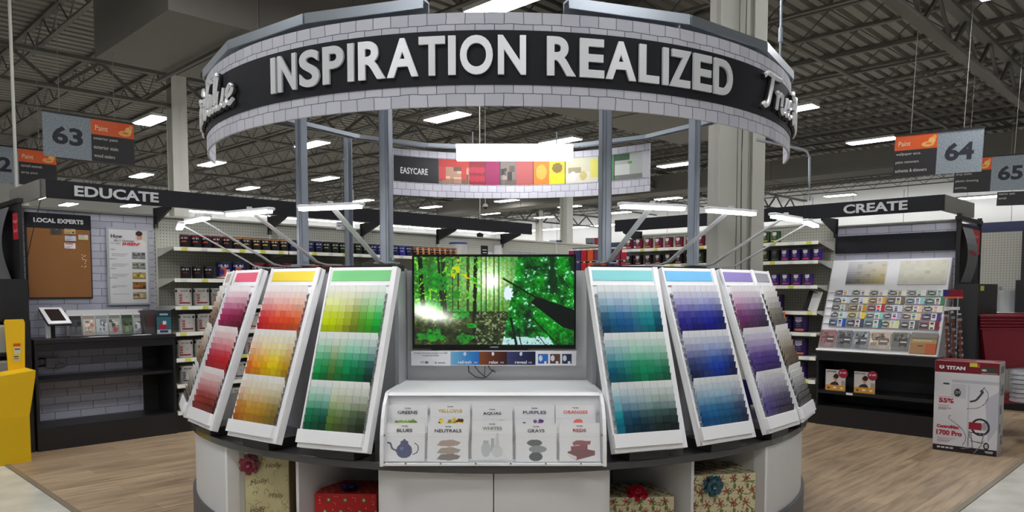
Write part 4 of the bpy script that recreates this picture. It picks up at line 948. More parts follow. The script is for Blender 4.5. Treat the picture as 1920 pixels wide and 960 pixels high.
fascia(PL, AL, .06, 6.88, 2.41, 2.58, 0, [S0+BW*k for k in range(5)], 'long dark overhead fascia reading EDUCATE above the left aisle', 'EDUCATE', e0[0], e1[0], 2.442, 2.545, 2.34, .08)
e0 = SR(1582, 393); e1 = SR(1702, 386)
fascia(PR, AR, -2.88, 1.25, 2.345, 2.505, 0, [0.0, -1.375, -2.75], 'long dark overhead fascia reading CREATE above the right aisle', 'CREATE', e0[0], e1[0], 2.375, 2.475, 2.3, 1.23)
# black cabinet with block printed back (left)
t = thing('black_cabinet', 'black open shelf cabinet under the cork board wall at left', 'cabinet', WL(0, 0), AL)
for x in (-.04, 1.235): obj('side_panel', G().box(x, x+.025, 0, .46, 0, 1.03), black, t)
obj('cabinet_top', G().box(-.045, 1.265, -.012, .46, 1.03, 1.07), black, t, bev=.003); obj('top_rail', G().box(-.015, 1.235, .0, .02, .955, 1.03), black, t)
obj('middle_shelf', G().box(-.015, 1.235, .04, .44, .655, .685), black, t); obj('bottom_shelf', G().box(-.015, 1.235, .0, .44, .2, .225), black, t)
obj('kick_plate', G().box(-.015, 1.235, .0, .02, 0, .2), black, t); obj('inner_liner', G().box(1.08, 1.235, .425, .44, .22, .95), black, t)
obj('printed_block_back', G().box(-.04, 1.26, .45, .47, .2, 2.34), brick_wall, t)
obj('wall_cap', G().box(-.04, 1.26, .44, .48, 2.34, 2.36), steel, t)
g = G()
for i in range(46): g.box(1.243, 1.256, .446, .4505, .25+i*.045, .27+i*.045)
obj('slotted_upright', G().box(1.235, 1.262, .448, .46, 0, 2.34), offwhite, t); sl = obj('upright_slot', g, blackm, t, kind='stuff')
# outlet box with cable
t = thing('power_outlet', 'clear power outlet box with black cable on the cabinet block back', 'outlet', WL(.21, .44, .76), AL)
obj('outlet_box', G().box(-.06, .06, -.05, 0, 0, .1), frost, t, bev=.008); obj('plug', G().box(0.02, .1, -.06, -.02, .0, .04), M('plug_grey', (120, 120, 124), .5), t); obj('cable', G().tube([(-.06, -.02, .03), (-.12, -.03, .02), (-.2, -.02, .04)], .007, 6).tube([(-.04, -.03, .09), (-.1, -.03, .1), (-.2, -.02, .07)], .006, 6), blackm, t)
# cork board
c0, z0_ = SL(52, 560, .43); c1, z1_ = SL(169, 397, .43); cw = c1-c0; ch_ = 2.30-1.45
t = thing('cork_board', 'cork notice board headed LOCAL EXPERTS on the block wall', 'notice board', WL((c0+c1)/2, .43, 1.45), AL)
obj('frame', G().box(-cw/2, cw/2, -.006, .018, 0, ch_), blackm, t)
cork = M('cork', (146, 98, 52), .9); n, l, b = nodes(cork); nz = n.new('ShaderNodeTexNoise'); nz.inputs['Scale'].default_value = 90; cr = n.new('ShaderNodeValToRGB'); cr.color_ramp.elements[0].color = (*L3((126, 82, 42)), 1); cr.color_ramp.elements[1].color = (*L3((160, 110, 62)), 1); l.new(nz.outputs[0], cr.inputs[0]); l.new(cr.outputs[0], b.inputs['Base Color'])
obj('cork_sheet', G().box(-cw/2+.012, cw/2-.012, -.009, -.006, .015, .70), cork, t)
obj('header_panel', G().box(-cw/2, cw/2, -.01, -.006, .70, ch_), charcoal, t); text('LOCAL EXPERTS', cw*.76, .045, inkw, t, (-.0, -.011, .755), bold=.04)
for i, (px, py, w_, h_, col, nm) in enumerate(((105, 434, .1, .05, (70, 74, 70), 'dark card'), (131, 434, .1, .05, (206, 178, 130), 'tan card'), (132, 447, .1, .05, (200, 206, 226), 'pale blue card'), (131, 461, .1, .055, (228, 220, 224), 'white card with red heading'), (156, 445, .09, .05, (200, 200, 206), 'white card with yellow stripe'))):
    ss, zz = SL(px, py, .42); k = thing('business_card', 'small %s pinned on the cork board' % nm, 'card', WL(ss, .417, zz-h_/2), AL)
    c = Cv(24, 12, col)
    for q in range(4): c.rect(.1, .2+.18*q, .5+.1*(q % 3), .27+.18*q, tuple(v*.6 for v in col))
    if i == 3: c.rect(.1, .1, .8, .25, (170, 60, 80))
    if i == 4: c.rect(0, .75, 1, 1, (226, 214, 90))
    if i == 1: c.ell(.8, .7, .1, .18, (60, 50, 40))
    picture('printed_face', c, w_, h_, k, (0, 0, 0)); obj('push_pin', G().lathe([(.004, 0), (.006, .008)], 8, mat=Matrix.Translation((0, 0, h_*.9)) @ Matrix.Rotation(PI/2, 4, 'X')), steel, k)
g = G()
for i in range(12): ss, zz = SL(153+random.random()*10, 478+random.random()*24, .42); g.lathe([(.004, 0), (.006, .007)], 6, mat=Matrix.Translation((ss, 0, zz)) @ Matrix.Rotation(PI/2, 4, 'X'))
o = obj('push_pins', g, M('pin_white', (214, 200, 180), .5), None, WL(0, .42), (0, 0, AL), kind='stuff'); tag(o, 'cluster of loose push pins at the right side of the cork board', 'pins')
# sheen poster
c0, _z = SL(198, 430, .43); c1, _z = SL(278, 430, .43); cw = c1-c0; ch_ = 2.195-1.375
t = thing('framed_poster', 'framed poster asking How do I choose the right SHEEN on the block wall', 'poster', WL((c0+c1)/2, .425, 1.375), AL)
obj('frame', G().box(-cw/2, cw/2, -.01, .02, 0, ch_), M('frame_silver', (176, 178, 184), .4, .2), t, bev=.003)
c = Cv(70, 130, (214, 215, 218))
for i, (b_) in enumerate(((130, 134, 134), (150, 156, 140), (166, 150, 80), (140, 96, 50), (170, 150, 120))): c.photo(.58, .3+.137*i, .94, .395+.137*i, b_, 40+i); [c.rect(.06, .325+.137*i+.016*q, .5-.05*q, .331+.137*i+.016*q, (170, 170, 174)) for q in range(3)]
c.rect(.68, .0, .98, .24, (206, 200, 196)); c.ell(.8, .085, .075, .06, (196, 150, 126)); c.ell(.79, .045, .09, .035, (60, 44, 38)); c.ell(.82, .2, .15, .07, (220, 216, 214)); c.ell(.72, .05, .02, .02, (60, 44, 38))
picture('printed_face', c, cw-.045, ch_-.04, t, (0, -.011, .02))
text('How', .115, .04, inkk, t, (-cw*.27, -.012, ch_*.865), bold=.02); text('do I choose', .2, .025, inkk, t, (-cw*.1, -.012, ch_*.82)); text('the right', .1, .018, inkg, t, (-cw*.3, -.012, ch_*.785)); text('SHEEN?', .18, .032, M('ink_bright_red', (206, 30, 46), .5), t, (cw*.06, -.012, ch_*.775), bold=.04, shear=.2)
for i, q in enumerate(('Flat', 'Eggshell', 'Satin', 'Semi-Gloss', 'Gloss')): text(q, .02*len(q)**.6, .01, inkk, t, (-cw*.36, -.012, .585-.1*i))
# tablet on a stand
t = thing('tablet_stand', 'white tilted tablet stand on the left end of the black cabinet', 'tablet', WL(.06, .2, 1.07), AL)
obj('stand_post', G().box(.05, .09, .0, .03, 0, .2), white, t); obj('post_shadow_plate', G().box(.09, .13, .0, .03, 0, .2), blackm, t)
ti = -R(66); o0 = (0.13, -.17, .14)
obj('tablet_frame', G().box(-.1, .1, -.012, 0, 0, .36), white, t, o0, (ti, 0, 0), bev=.003); obj('screen', G().box(-.065, .065, -.014, -.012, .05, .31), M('dark_screen', (26, 28, 38), .15), t, o0, (ti, 0, 0)); obj('tablet_back', G().box(-.1, .1, 0, .02, .002, .358), blackm, t, o0, (ti, 0, 0))
# leaflet holder row
s0_, s1_ = SL(128, 600, .25)[0], SL(272, 600, .25)[0]
t = thing('leaflet_holder', 'clear acrylic leaflet rack on the left black cabinet', 'leaflet holder', WL(s0_, .25, 1.07), AL)
obj('back_plate', G().box(0, s1_-s0_, .06, .066, 0, .265), cardw, t); obj('front_lip', G().box(0, s1_-s0_, -.05, -.046, 0, .1), clear, t); obj('holder_floor', G().box(0, s1_-s0_, -.05, .06, 0, .006), blackm, t)
lp = [('dark room photo', (64, 66, 68), 155), ('bicycle and flowers', (206, 190, 176), 170), ('pale silver picture', (190, 196, 200), 184), ('red flower', (170, 172, 164), 199), ('green still life', (80, 96, 70), 221), ('grey glasses', (180, 182, 184), 246)]
for i, (nm, col, px) in enumerate(lp):
    ss = s0_+(s1_-s0_)*(i+.5)/6; t = thing('leaflet', 'leaflet with a %s cover in the acrylic rack' % nm, 'leaflet', WL(ss, .225, 1.078), AL, 'leaflets on the left cabinet', rx=-R(9))
    w_ = (s1_-s0_)/6*.9; obj('sheets', G().box(-w_/2, w_/2, 0, .012, 0, .21+.01*(i % 2)), cardw, t); c = Cv(30, 40, col); c.photo(0, .2, 1, 1, col, 60+i)
    if i == 1:
        for cx in (.3, .6): c.ell(cx, .72, .16, .12, (150, 90, 70)); c.ell(cx, .72, .12, .09, (214, 200, 188))
        c.ell(.75, .5, .2, .1, (196, 120, 110))
    if i == 3: c.ell(.5, .75, .22, .15, (170, 30, 50))
    if i == 4: c.rect(.3, .6, .6, .9, (110, 150, 70))
    c.rect(0, 0, 1, .17, tuple(q*.75 for q in col)); picture('printed_cover', c, w_*.98, .2, t, (0, -.001, .002))
t = thing('literature_box', 'black angled literature box at the right end of the left cabinet', 'box', WL(SL(283, 600, .2)[0], .2, 1.071), AL, ); obj('box_body', G().prism([(-.08, 0), (.1, 0), (.1, .25), (.02, .25)], -.09, .07, axis='x'), M('dark_box', (54, 46, 50), .4), t, bev=.004); obj('cover_picture', G().box(-.07, .05, -.05, -.045, .05, .2), M('cover_brown', (80, 56, 56), .5), t)
t = thing('card_stand', 'teal card stand with a red picture, at the right end of the left cabinet', 'card stand', WL(1.18, .08, 1.071), AL-.35); obj('board', G().box(-.07, .07, 0, .05, 0, .25), M('teal_card', (40, 84, 96), .5), t)
c = Cv(24, 40, (52, 108, 120)); c.rect(0, 0, 1, .28, (36, 56, 68)); c.rect(.2, .12, .8, .2, (170, 190, 200)); c.ell(.42, .68, .3, .14, (170, 40, 70)); c.rect(.4, .45, .66, .6, (220, 226, 230)); c.rect(0, .82, 1, 1, (196, 200, 206)); c.rect(.2, .86, .8, .94, (40, 60, 110)); picture('printed_face', c, .136, .245, t, (0, -.001, .002))
for i, px in enumerate((185, 265)):
    P = WL(SL(px, 628, .05)[0], .05, 1.071); o = obj('paper_sheet', G().box(-.09, .09, -.03, .03, 0, .004), cardw, None, P, (0, 0, AL)); tag(o, 'thin white slip of paper lying at the cabinet front edge, %s of two' % ('left' if i == 0 else 'right'), 'paper')
# left end unit with header, buckets, yellow stand
t = thing('end_display', 'black end shelf unit with Manager\'s Special header at the left edge', 'shelving', WL(0, 0), AL)
obj('header_box', G().box(-.6, -.06, .05, .62, 1.25, 1.64), black, t); obj('end_shelf', G().box(-.6, -.08, .0, .6, .93, .96).box(-.6, -.08, .0, .6, .6, .63), black, t); obj('back_board', G().box(-.6, -.06, .6, .62, 0, 1.25), black, t); obj('corner_post', G().box(-.12, -.06, .02, .1, 0, 1.25), black, t)
obj('header_frame', G().box(-.09, -.06, .17, .2, 1.64, 2.38).box(-.09, -.06, 1.25, 1.28, 1.64, 2.38).box(-.1, -.05, .15, 1.28, 2.36, 2.40), blackm, t); obj('header_board', G().box(-.075, -.065, .2, 1.25, 1.64, 2.36), black, t)
obj('red_sign', G().box(-.082, -.076, .22, .42, 2.02, 2.27), M('sign_red', (196, 34, 56), .5), t); text("Manager's", .17, .045, M('ink_pink', (240, 140, 150), .5), t, (-.0835, .32, 2.17), (0, 0, -PI/2)); text('Special', .14, .045, M('ink_pink', (240, 140, 150), .5), t, (-.0835, .32, 2.08), (0, 0, -PI/2))
vs = [(-.1-.07*math.sin(PI*i/10), .46, 1.64+.07*i) for i in range(11)]+[(-.1-.07*math.sin(PI*i/10), 1.2, 1.64+.07*i) for i in range(11)]
obj('curved_panel', G().add(vs, [(i, i+1, i+12, i+11) for i in range(10)]), M('curved_grey', (110, 112, 118), .35), t)
bk = None
for i, (zz, ss) in enumerate(((.961, -.29), (.631, -.29))):
    lab = 'white bucket on the %s shelf of the left end unit' % ('upper' if i == 0 else 'lower')
    if bk is None:
        bk = thing('white_bucket', lab, 'bucket', WL(ss, .22, zz), AL); obj('bucket_body', G().lathe([(.12, 0), (.145, .25)], 24), M('bucket_white', (186, 186, 182), .4), bk, smooth=True); obj('rim', G().lathe([(.152, .235), (.152, .255), (.14, .255)], 24), cardw, bk); obj('handle_ear', G().lathe([(.018, 0), (.018, .01)], 12, mat=Matrix.Rotation(.9, 4, 'Z') @ Matrix.Translation((0, -.143, .2)) @ Matrix.Rotation(PI/2, 4, 'X')), blackm, bk)
    else: dup(bk, lab, WL(ss, .22, zz))
t = thing('yellow_display_stand', 'yellow cardboard floor display stand at the left edge', 'display stand', WL(-.19, -.39), AL)
obj('bin_body', G().prism([(-.8, 0), (0, 0), (.0, .42), (.055, .76), (.06, .82), (-.8, .72)], 0, .34), yellowm, t); obj('lower_panel', G().box(-.8, -.002, -.004, 0, .02, .415), M('yellow_cardboard_lower', (226, 184, 0), .5), t)
obj('riser', G().prism([(-.08, .74), (.045, .74), (.06, 1.24), (.05, 1.27), (-.09, 1.27), (-.1, 1.25)], .3, .32), yellowm, t); obj('contents_tray', G().box(-.78, .02, .03, .31, .735, .75), M('tray_grey', (170, 168, 160), .6), t)
c = Cv(16, 36, (226, 190, 20)); c.rect(.1, 0, .9, .14, (206, 80, 30)); c.rect(.2, .2, .85, .5, (200, 200, 190)); c.rect(.25, .25, .8, .3, (80, 60, 60)); c.rect(.1, .55, .7, .85, (190, 180, 160)); c.rect(.15, .6, .6, .66, (60, 60, 80)); c.rect(.15, .72, .6, .76, (60, 60, 80)); picture('price_label', c, .075, .19, t, (-.01, .298, .86))
o = obj('overhead_wire', G().tube([atY(305, 380, 7.2), atY(290, 400, 7.2), atY(268, 450, 7.1), atY(255, 490, 7.05)], .004, 6) if False else G().tube([atY(76, 375, 7.3), atY(70, 400, 7.25), atY(58, 450, 7.2), atY(50, 490, 7.2)], .004, 6), blackm); tag(o, 'thin black wire hanging down the left end of the block wall', 'wire')
# thin pole at the left
P = atY(29, 300, 8.6); o = obj('conduit_pole', G().lathe([(.017, 0), (.017, HC-1.9)], 10, (0, 0, 1.9)), M('pole_paint', (176, 176, 168), .5), None, (P[0], P[1], .6), smooth=True); tag(o, 'thin pale vertical conduit pole at the far left from ceiling to shelves', 'pole')
# customer help sign
P = atY(643, 423, 9.6); t = thing('help_sign', 'small white paper sign reading CUSTOMER HELP hanging by the fascia', 'sign', (P[0], P[1], P[2]-.05), 0); obj('paper', G().box(-.085, .085, 0, .004, 0, .1), cardw, t); text('CUSTOMER', .14, .022, inkb, t, (0, -.001, .07), bold=.03); text('HELP PHONE', .14, .02, inkb, t, (0, -.001, .04), bold=.03); text('#1', .03, .02, inkk, t, (0, -.001, .01), bold=.03); obj('string', G().tube([(0, 0, .1), (0, 0, .9)], .002, 4), steel, t)
#@@PART4
# ============================================================ RIGHT SHELF RUN
rz_ = [2.095, 1.875, 1.59, 1.29, 1.045, .77, .50, .22]
gondola(PR, AR, -1.375, -.01, 2.31, rz_, 'beige pegboard shelving bay in the right aisle, left of the CREATE display', 'right aisle shelving')
gondola(PR, AR, -2.75, -1.375, 2.30, rz_[:3], 'beige pegboard shelving bay in the right aisle, behind the wide column and posts', 'right aisle shelving')
def rowR(s0, step, seq, z, shelf, grp, off=.06, gal=False, side='right'):
    for i, kd in enumerate(seq):
        kk = kd.replace(' gallon', '')
        can(kd, '%s %s paint can, %s from left, %s shelf %s of wide column' % ('large' if gal else 'small', kk, ORD[i+1], shelf, side), WR_(s0+step*i, off, z+.001), AR+random.uniform(-.1, .1), grp, gal)
rowR(-.80, .125, ['green', 'green', 'green'], rz_[0], 'top', 'small green cans, right aisle top shelf')
rowR(-.80, .125, ['olive green', 'olive green', 'dark grey', 'purple', 'purple', 'purple', 'purple'], rz_[1], 'second', 'small cans, right aisle second shelf')
rowR(-.82, .135, ['purple']*6, rz_[2], 'third', 'small purple cans, right aisle third shelf')
rowR(-.74, .185, ['purple gallon']*2, rz_[3], 'fourth', 'large purple cans on the right shelves', .12, True)
rowR(-.62, .19, ['purple gallon']*3, rz_[4], 'fifth', 'large purple cans on the right shelves', .1, True)
rowR(-.62, .19, ['purple gallon']*3, rz_[5], 'sixth', 'large purple cans on the right shelves', .1, True)
rowR(-.62, .19, ['purple gallon']*3, rz_[6], 'seventh', 'large purple cans on the right shelves', .1, True)
rowR(-.43, .19, ['purple gallon']*2, rz_[7], 'eighth', 'large purple cans on the right shelves', .1, True)
rowR(-2.66, .158, ['maroon']*9, rz_[0], 'top', 'small maroon cans left of the wide column', side='left')
rowR(-2.66, .158, ['dark brown']*7+['olive green']*2, rz_[1], 'second', 'small dark cans left of the wide column', side='left')
rowR(-2.5, .19, ['purple gallon']*6, rz_[2], 'third', 'large cans behind the blue racks', .1, True, side='left')
# leaning binder and orange flyer
o = obj('white_binder', G().box(-.05, .05, 0, .02, 0, .24), cardw, None, WR_(-.12, .1, 1.291), (-.2, R(12), AR)); tag(o, 'white folder leaning at the right end of the fourth right shelf', 'folder')
o = obj('black_binder', G().box(-.05, .05, 0, .02, 0, .24), blackm, None, WR_(-.19, .12, 1.291), (-.1, R(16), AR)); tag(o, 'black folder leaning beside the white folder on the right shelves', 'folder')
P = atY(1462, 598, 6.9); t = thing('orange_flyer', 'bright orange flyer with black writing hanging behind the grey rack', 'flyer', WR_(-.47, -.03, 1.03), AR); obj('paper', G().box(-.09, .09, 0, .003, 0, .25), orange, t)
c = Cv(48, 60, (244, 150, 60)); [c.rect(.12+.12*q, .2, .2+.12*q, .28, (110, 56, 30)) for q in range(6)]; [c.rect(.2+.12*q, .36, .28+.12*q, .43, (110, 56, 30)) for q in range(3)]; c.rect(.3, .52, .7, .54, (190, 100, 50)); picture('printed_face', c, .178, .246, t, (0, -.001, .002))
P = atY(1416, 745, 5.35); t = thing('navy_banner', 'navy blue banner with a white letter u behind the purple rack', 'banner', P, AR); obj('fabric', G().box(-.14, .14, 0, .01, -.28, .12), M('navy_fabric', (24, 26, 104), .6), t); text('u', .07, .06, inkw, t, (-.03, -.002, -.12), (0, R(-15), 0), bold=.03)
# ---- base cabinet
t = thing('black_display_base', 'black open base cabinet below the white colour display at right', 'cabinet', WR_(0, 0), AR)
for x in (-.01, 1.235): obj('side_panel', G().box(x, x+.025, 0, .46, 0, .80), black, t)
obj('cabinet_top', G().box(-.01, 1.26, -.01, .46, .74, .835), black, t, bev=.003); obj('middle_shelf', G().box(.015, 1.235, .0, .44, .365, .40), black, t)
obj('bottom_shelf', G().box(.015, 1.235, .0, .44, .2, .22), black, t); obj('kick_plate', G().box(.015, 1.235, .0, .02, 0, .2), black, t); obj('cabinet_back', G().box(0, 1.25, .44, .46, .2, .74), M('dark_back', (52, 54, 58), .6), t)
obj('price_tag', G().box(.33, .40, -.006, -.002, .37, .395), cardw, t)
obj('block_printed_back', G().box(0, 1.25, .45, .47, .8, 2.27), brick_wall, t); obj('black_band', G().box(0.0, 1.25, .43, .45, 1.96, 2.16), charcoal, t); obj('wall_cap', G().box(0, 1.26, .44, .48, 2.27, 2.285), steel, t)
# posters on the shelf
for i, (ss, lab) in enumerate(((.085, 'left of the pair'), (.40, 'right of the pair'))):
    t = thing('price_poster', 'small paint poster of a smiling person, red price circle, %s' % lab, 'poster', WR_(ss+.11, .03, .402), AR)
    obj('board', G().box(-.11, .11, 0, .006, 0, .235), cardw, t); c = Cv(56, 60, (206, 202, 198)); c.rect(.0, .74, 1, 1, (206, 150, 60)); c.poly([(.2, .74), (.3, .62), (.5, .55), (.62, .6), (.7, .74)], (60, 42, 50)); c.ell(.5, .42, .1, .13, (190, 140, 114)); c.ell(.54, .3, .13, .12, (50, 36, 34)); c.ell(.43, .33, .05, .04, (50, 36, 34)); c.ell(.47, .47, .04, .012, (230, 220, 215))
    c.rect(.8, .5, 1, .74, (170, 150, 134)); c.rect(.4, .82, .56, .9, (230, 226, 220)); c.rect(.1, .84, .22, .94, (110, 60, 60)); c.ell(.82, .87, .07, .06, (220, 206, 180))
    picture('printed_face', c, .218, .233, t, (0, -.001, .001)); text('EASYCARE', .11, .02, inkk, t, (-.045, -.002, .205), bold=.01)
    obj('price_circle', G().lathe([(.052, 0), (.052, .003)], 28, mat=Matrix.Translation((.085, -.002, .2)) @ Matrix.Rotation(PI/2, 4, 'X')), M('circle_red', (160, 22, 56), .5), t); text('$7 OFF', .07, .022, inkw, t, (.085, -.0065, .195), bold=.03)
# white leaning colour display
sl0, sl1 = -.01, 1.235; HY, HZ = .40, 1.04; tl = math.atan2(HY, HZ); LL = math.hypot(HY, HZ)
dsp = thing('colour_display', 'wide white leaning colour display below the dark band under CREATE', 'display rack', WR_(0, .01, .84), AR); rot = (-tl, 0, 0)
obj('face_panel', G().box(sl0, sl1, 0, .015, 0, LL), white, dsp, (0, 0, 0), rot); obj('side_panel', G().prism([(0, 0), (.42, 0), (.42, HZ), (HY, HZ)], sl1-.012, sl1, axis='x'), white2, dsp); obj('side_panel', G().prism([(0, 0), (.42, 0), (.42, HZ), (HY, HZ)], sl0, sl0+.012, axis='x'), white2, dsp)
obj('bottom_ledge', G().box(sl0, sl1, -.045, .0, 0, .02), white, dsp, (0, 0, 0), rot); obj('pocket_lip', G().box(sl0+.02, sl1-.02, -.042, -.038, .02, .09), clear, dsp, (0, 0, 0), rot)
for q in range(6): obj('tier_strip', G().box(sl0+.02, sl1-.02, -.02, 0, .235+.095*q, .24+.095*q), white, dsp, (0, 0, 0), rot)
def dpos(xf, tf): return sl0+xf*(sl1-sl0), (1-tf)*LL
def onface(o, x, z, y=-.004): o.location = (x, 0, 0); 
Mf = Matrix.Translation(WR_(0, .01, .84)) @ Matrix.Rotation(AR, 4, 'Z') @ Matrix.Rotation(-tl, 4, 'X')
def chart(x0, x1, t0, t1, cols, nx_, ny_, lab):
    c = Cv(nx_*6, ny_*5, (230, 230, 230)); r_ = random.Random(lab)
    for j in range(ny_):
        for i in range(nx_): c.rect(i/nx_, j/ny_, (i+1)/nx_, (j+1)/ny_, cols(i/(nx_-1), j/(ny_-1), r_))
    a, zt = dpos(x0, t0); b_, zb = dpos(x1, t1); pc = picture('neutral_chart', c, b_-a, zt-zb, dsp, (0, 0, 0), rot, label=lab)
    d = Matrix.Rotation(-tl, 4, 'X') @ Vector(((a+b_)/2, -.022, zb)); pc.location = d
    bk_ = obj('chart_backing', G().box(a-.004, b_+.004, -.02, 0, zb-.004, zt+.004), white, dsp, (0, 0, 0), rot)
def nc(fx, fy, r_):
    L_ = 214-118*fy**1.4*(1-.5*fx)-(16 if r_.random() < .08 else 0); w_ = 34*fx*(.3+fy); return (L_+w_*.5, L_+w_*.1, L_-w_*1.1+6*(1-fx))
def nw(fx, fy, r_): q = r_.uniform(-6, 4)-8*fy-(20 if r_.random() < .03 else 0); return (222+q, 220+q, 208+q-6*fx)
chart(.155, .49, .03, .275, nc, 8, 9, 'chart of grey to beige swatches'); chart(.60, .975, .03, .275, nw, 9, 7, 'chart of off white swatches')
# palette cards: five tiers of six
rows_ = [(.335, .40), (.415, .485), (.495, .565), (.573, .645), (.652, .735)]
pal = [[(200, 205, 214), (226, 222, 200), (226, 224, 214), (226, 220, 210), (222, 220, 216), (150, 200, 160)], [(190, 200, 220), (226, 220, 190), (214, 160, 60), (120, 96, 80), (140, 190, 200), (50, 130, 90)], [(140, 136, 130), (180, 140, 40), (190, 50, 60), (205, 205, 215), (226, 190, 160), (214, 214, 196)], [(206, 210, 226), (226, 200, 60), (150, 205, 195), (170, 160, 196), (226, 196, 160), (84, 56, 130)], [(30, 80, 170), (70, 70, 100), (60, 110, 130), (206, 210, 160), (90, 96, 104), (130, 30, 56)]]
for j, (t0, t1) in enumerate(rows_):
    for i in range(6):
        sh = -.012*j/5; x0 = .075+.155*i+.004*j*(i < 3)-.018*j*.3; a, zt = dpos(x0, t0); b_, zb = dpos(x0+.148, t1); wd, hh = b_-a, zt-zb
        c = Cv(56, 28, (222, 222, 224)); r_ = random.Random(i*10+j); bc = pal[j][i]
        c.photo(.0, .05, .5, .95, tuple((v+150)/2 for v in bc), i*7+j); c.ell(.25, .52, .22, .3, (56, 54, 58)); c.ell(.25, .52, .17, .12, (190, 188, 190)); c.rect(.78, 0, 1, 1, bc)
        for q in range(3): c.rect(.55, .15+.28*q, .72, .38+.28*q, tuple(r_.uniform(.5, 1.15)*v for v in pal[(j+q) % 5][(i+q*2) % 6]))
        o = picture('palette_card', c, wd, hh, None, (0, 0, 0)); o.matrix_basis = Mf @ Matrix.Translation(((a+b_)/2, -.022, zb)); 
        so = o.modifiers.new('thickness', 'SOLIDIFY'); so.thickness = .0015
        tag(o, 'small palette card, %s from left in the %s tier of the CREATE display' % (ORD[i+1], ORD[j+1]), 'card', 'palette cards on the colour display')
for i, (xa, xb, bc, nm) in enumerate(((.01, .155, (150, 110, 110), 'rose room'), (.165, .30, (110, 108, 112), 'dark bedroom'), (.31, .44, (140, 146, 150), 'grey room'), (.45, .62, (196, 180, 164), 'pale green and pink'), (.63, .77, (120, 118, 112), 'black and white'))):
    a, zt = dpos(xa, .775); b_, zb = dpos(xb, .955); c = Cv(36, 40, bc); c.photo(0, 0, 1, 1, bc, 90+i); c.photo(.1, .1, .5, .5, tuple(v*.8 for v in bc), 190+i); c.rect(.45, .35, .9, .75, tuple(v*.6 for v in bc)); c.rect(.5, .5, .85, .58, (210, 206, 206))
    o = picture('style_leaflet', c, b_-a, zt-zb, None, (0, 0, 0)); o.matrix_basis = Mf @ Matrix.Translation(((a+b_)/2, -.03, zb)); so = o.modifiers.new('thickness', 'SOLIDIFY'); so.thickness = .006; tag(o, '%s style leaflet in the bottom pocket of the CREATE display' % nm, 'leaflet', 'leaflets in the display pocket')
a, zt = dpos(.785, .775); b_, zb = dpos(.985, .985); c = Cv(40, 40, (120, 108, 92)); c.rect(0, .3, 1, .5, (166, 140, 90)); c.rect(0, .5, 1, 1, (160, 120, 84)); c.rect(.6, .5, 1, 1, (180, 92, 56)); c.rect(.1, .35, .8, .4, (190, 186, 170)); c.rect(0, 0, 1, .22, (130, 128, 124)); c.rect(.3, .6, .5, .66, (90, 60, 44))
o = picture('wood_stain_booklet', c, b_-a, zt-zb, None, (0, 0, 0)); o.matrix_basis = Mf @ Matrix.Translation(((a+b_)/2, -.05, zb)); so = o.modifiers.new('thickness', 'SOLIDIFY'); so.thickness = .02; tag(o, 'orange brown wood stain booklet at the bottom right of the CREATE display', 'booklet')
# ---- end display right
t = thing('end_display', 'black end shelf unit with grey curved header and red sign at right', 'shelving', WR_(0, 0), AR)
obj('end_box', G().box(1.28, 1.5, .32, 1.16, 0, 1.60), M('dark_end_box', (40, 40, 44), .5), t); obj('header_board', G().box(1.28, 1.30, .42, 1.2, 1.6, 2.24), black, t)
obj('header_frame', G().box(1.27, 1.31, .38, .42, 1.6, 2.34).box(1.27, 1.31, 1.2, 1.24, 1.6, 2.34).box(1.26, 1.32, .36, 1.24, 2.27, 2.31), blackm, t); obj('red_sign', G().box(1.302, 1.308, .86, 1.18, 1.93, 2.2), M('sign_red', (196, 34, 56), .5), t)
for s_, zz in (("Manager's", 2.1), ('Special', 2.0)): text(s_, .2, .045, M('ink_pink', (240, 140, 150), .5), t, (1.3095, 1.02, zz), (0, 0, PI/2))
vs = [(1.31+.06*math.sin(PI*i/10), .44, 1.62+.058*i) for i in range(11)]+[(1.31+.06*math.sin(PI*i/10), .84, 1.62+.058*i) for i in range(11)]
obj('curved_panel', G().add(vs, [(i, i+1, i+12, i+11) for i in range(10)]), M('curved_grey', (110, 112, 118), .35), t); obj('sticker', G().box(1.5, 1.502, .42, .56, 1.53, 1.58), M('price_yellow', (222, 220, 110), .5), t)
text('True Value', .24, .05, inkr, t, (1.374, .62, 1.9), (0, 0, PI/2), bold=.03)
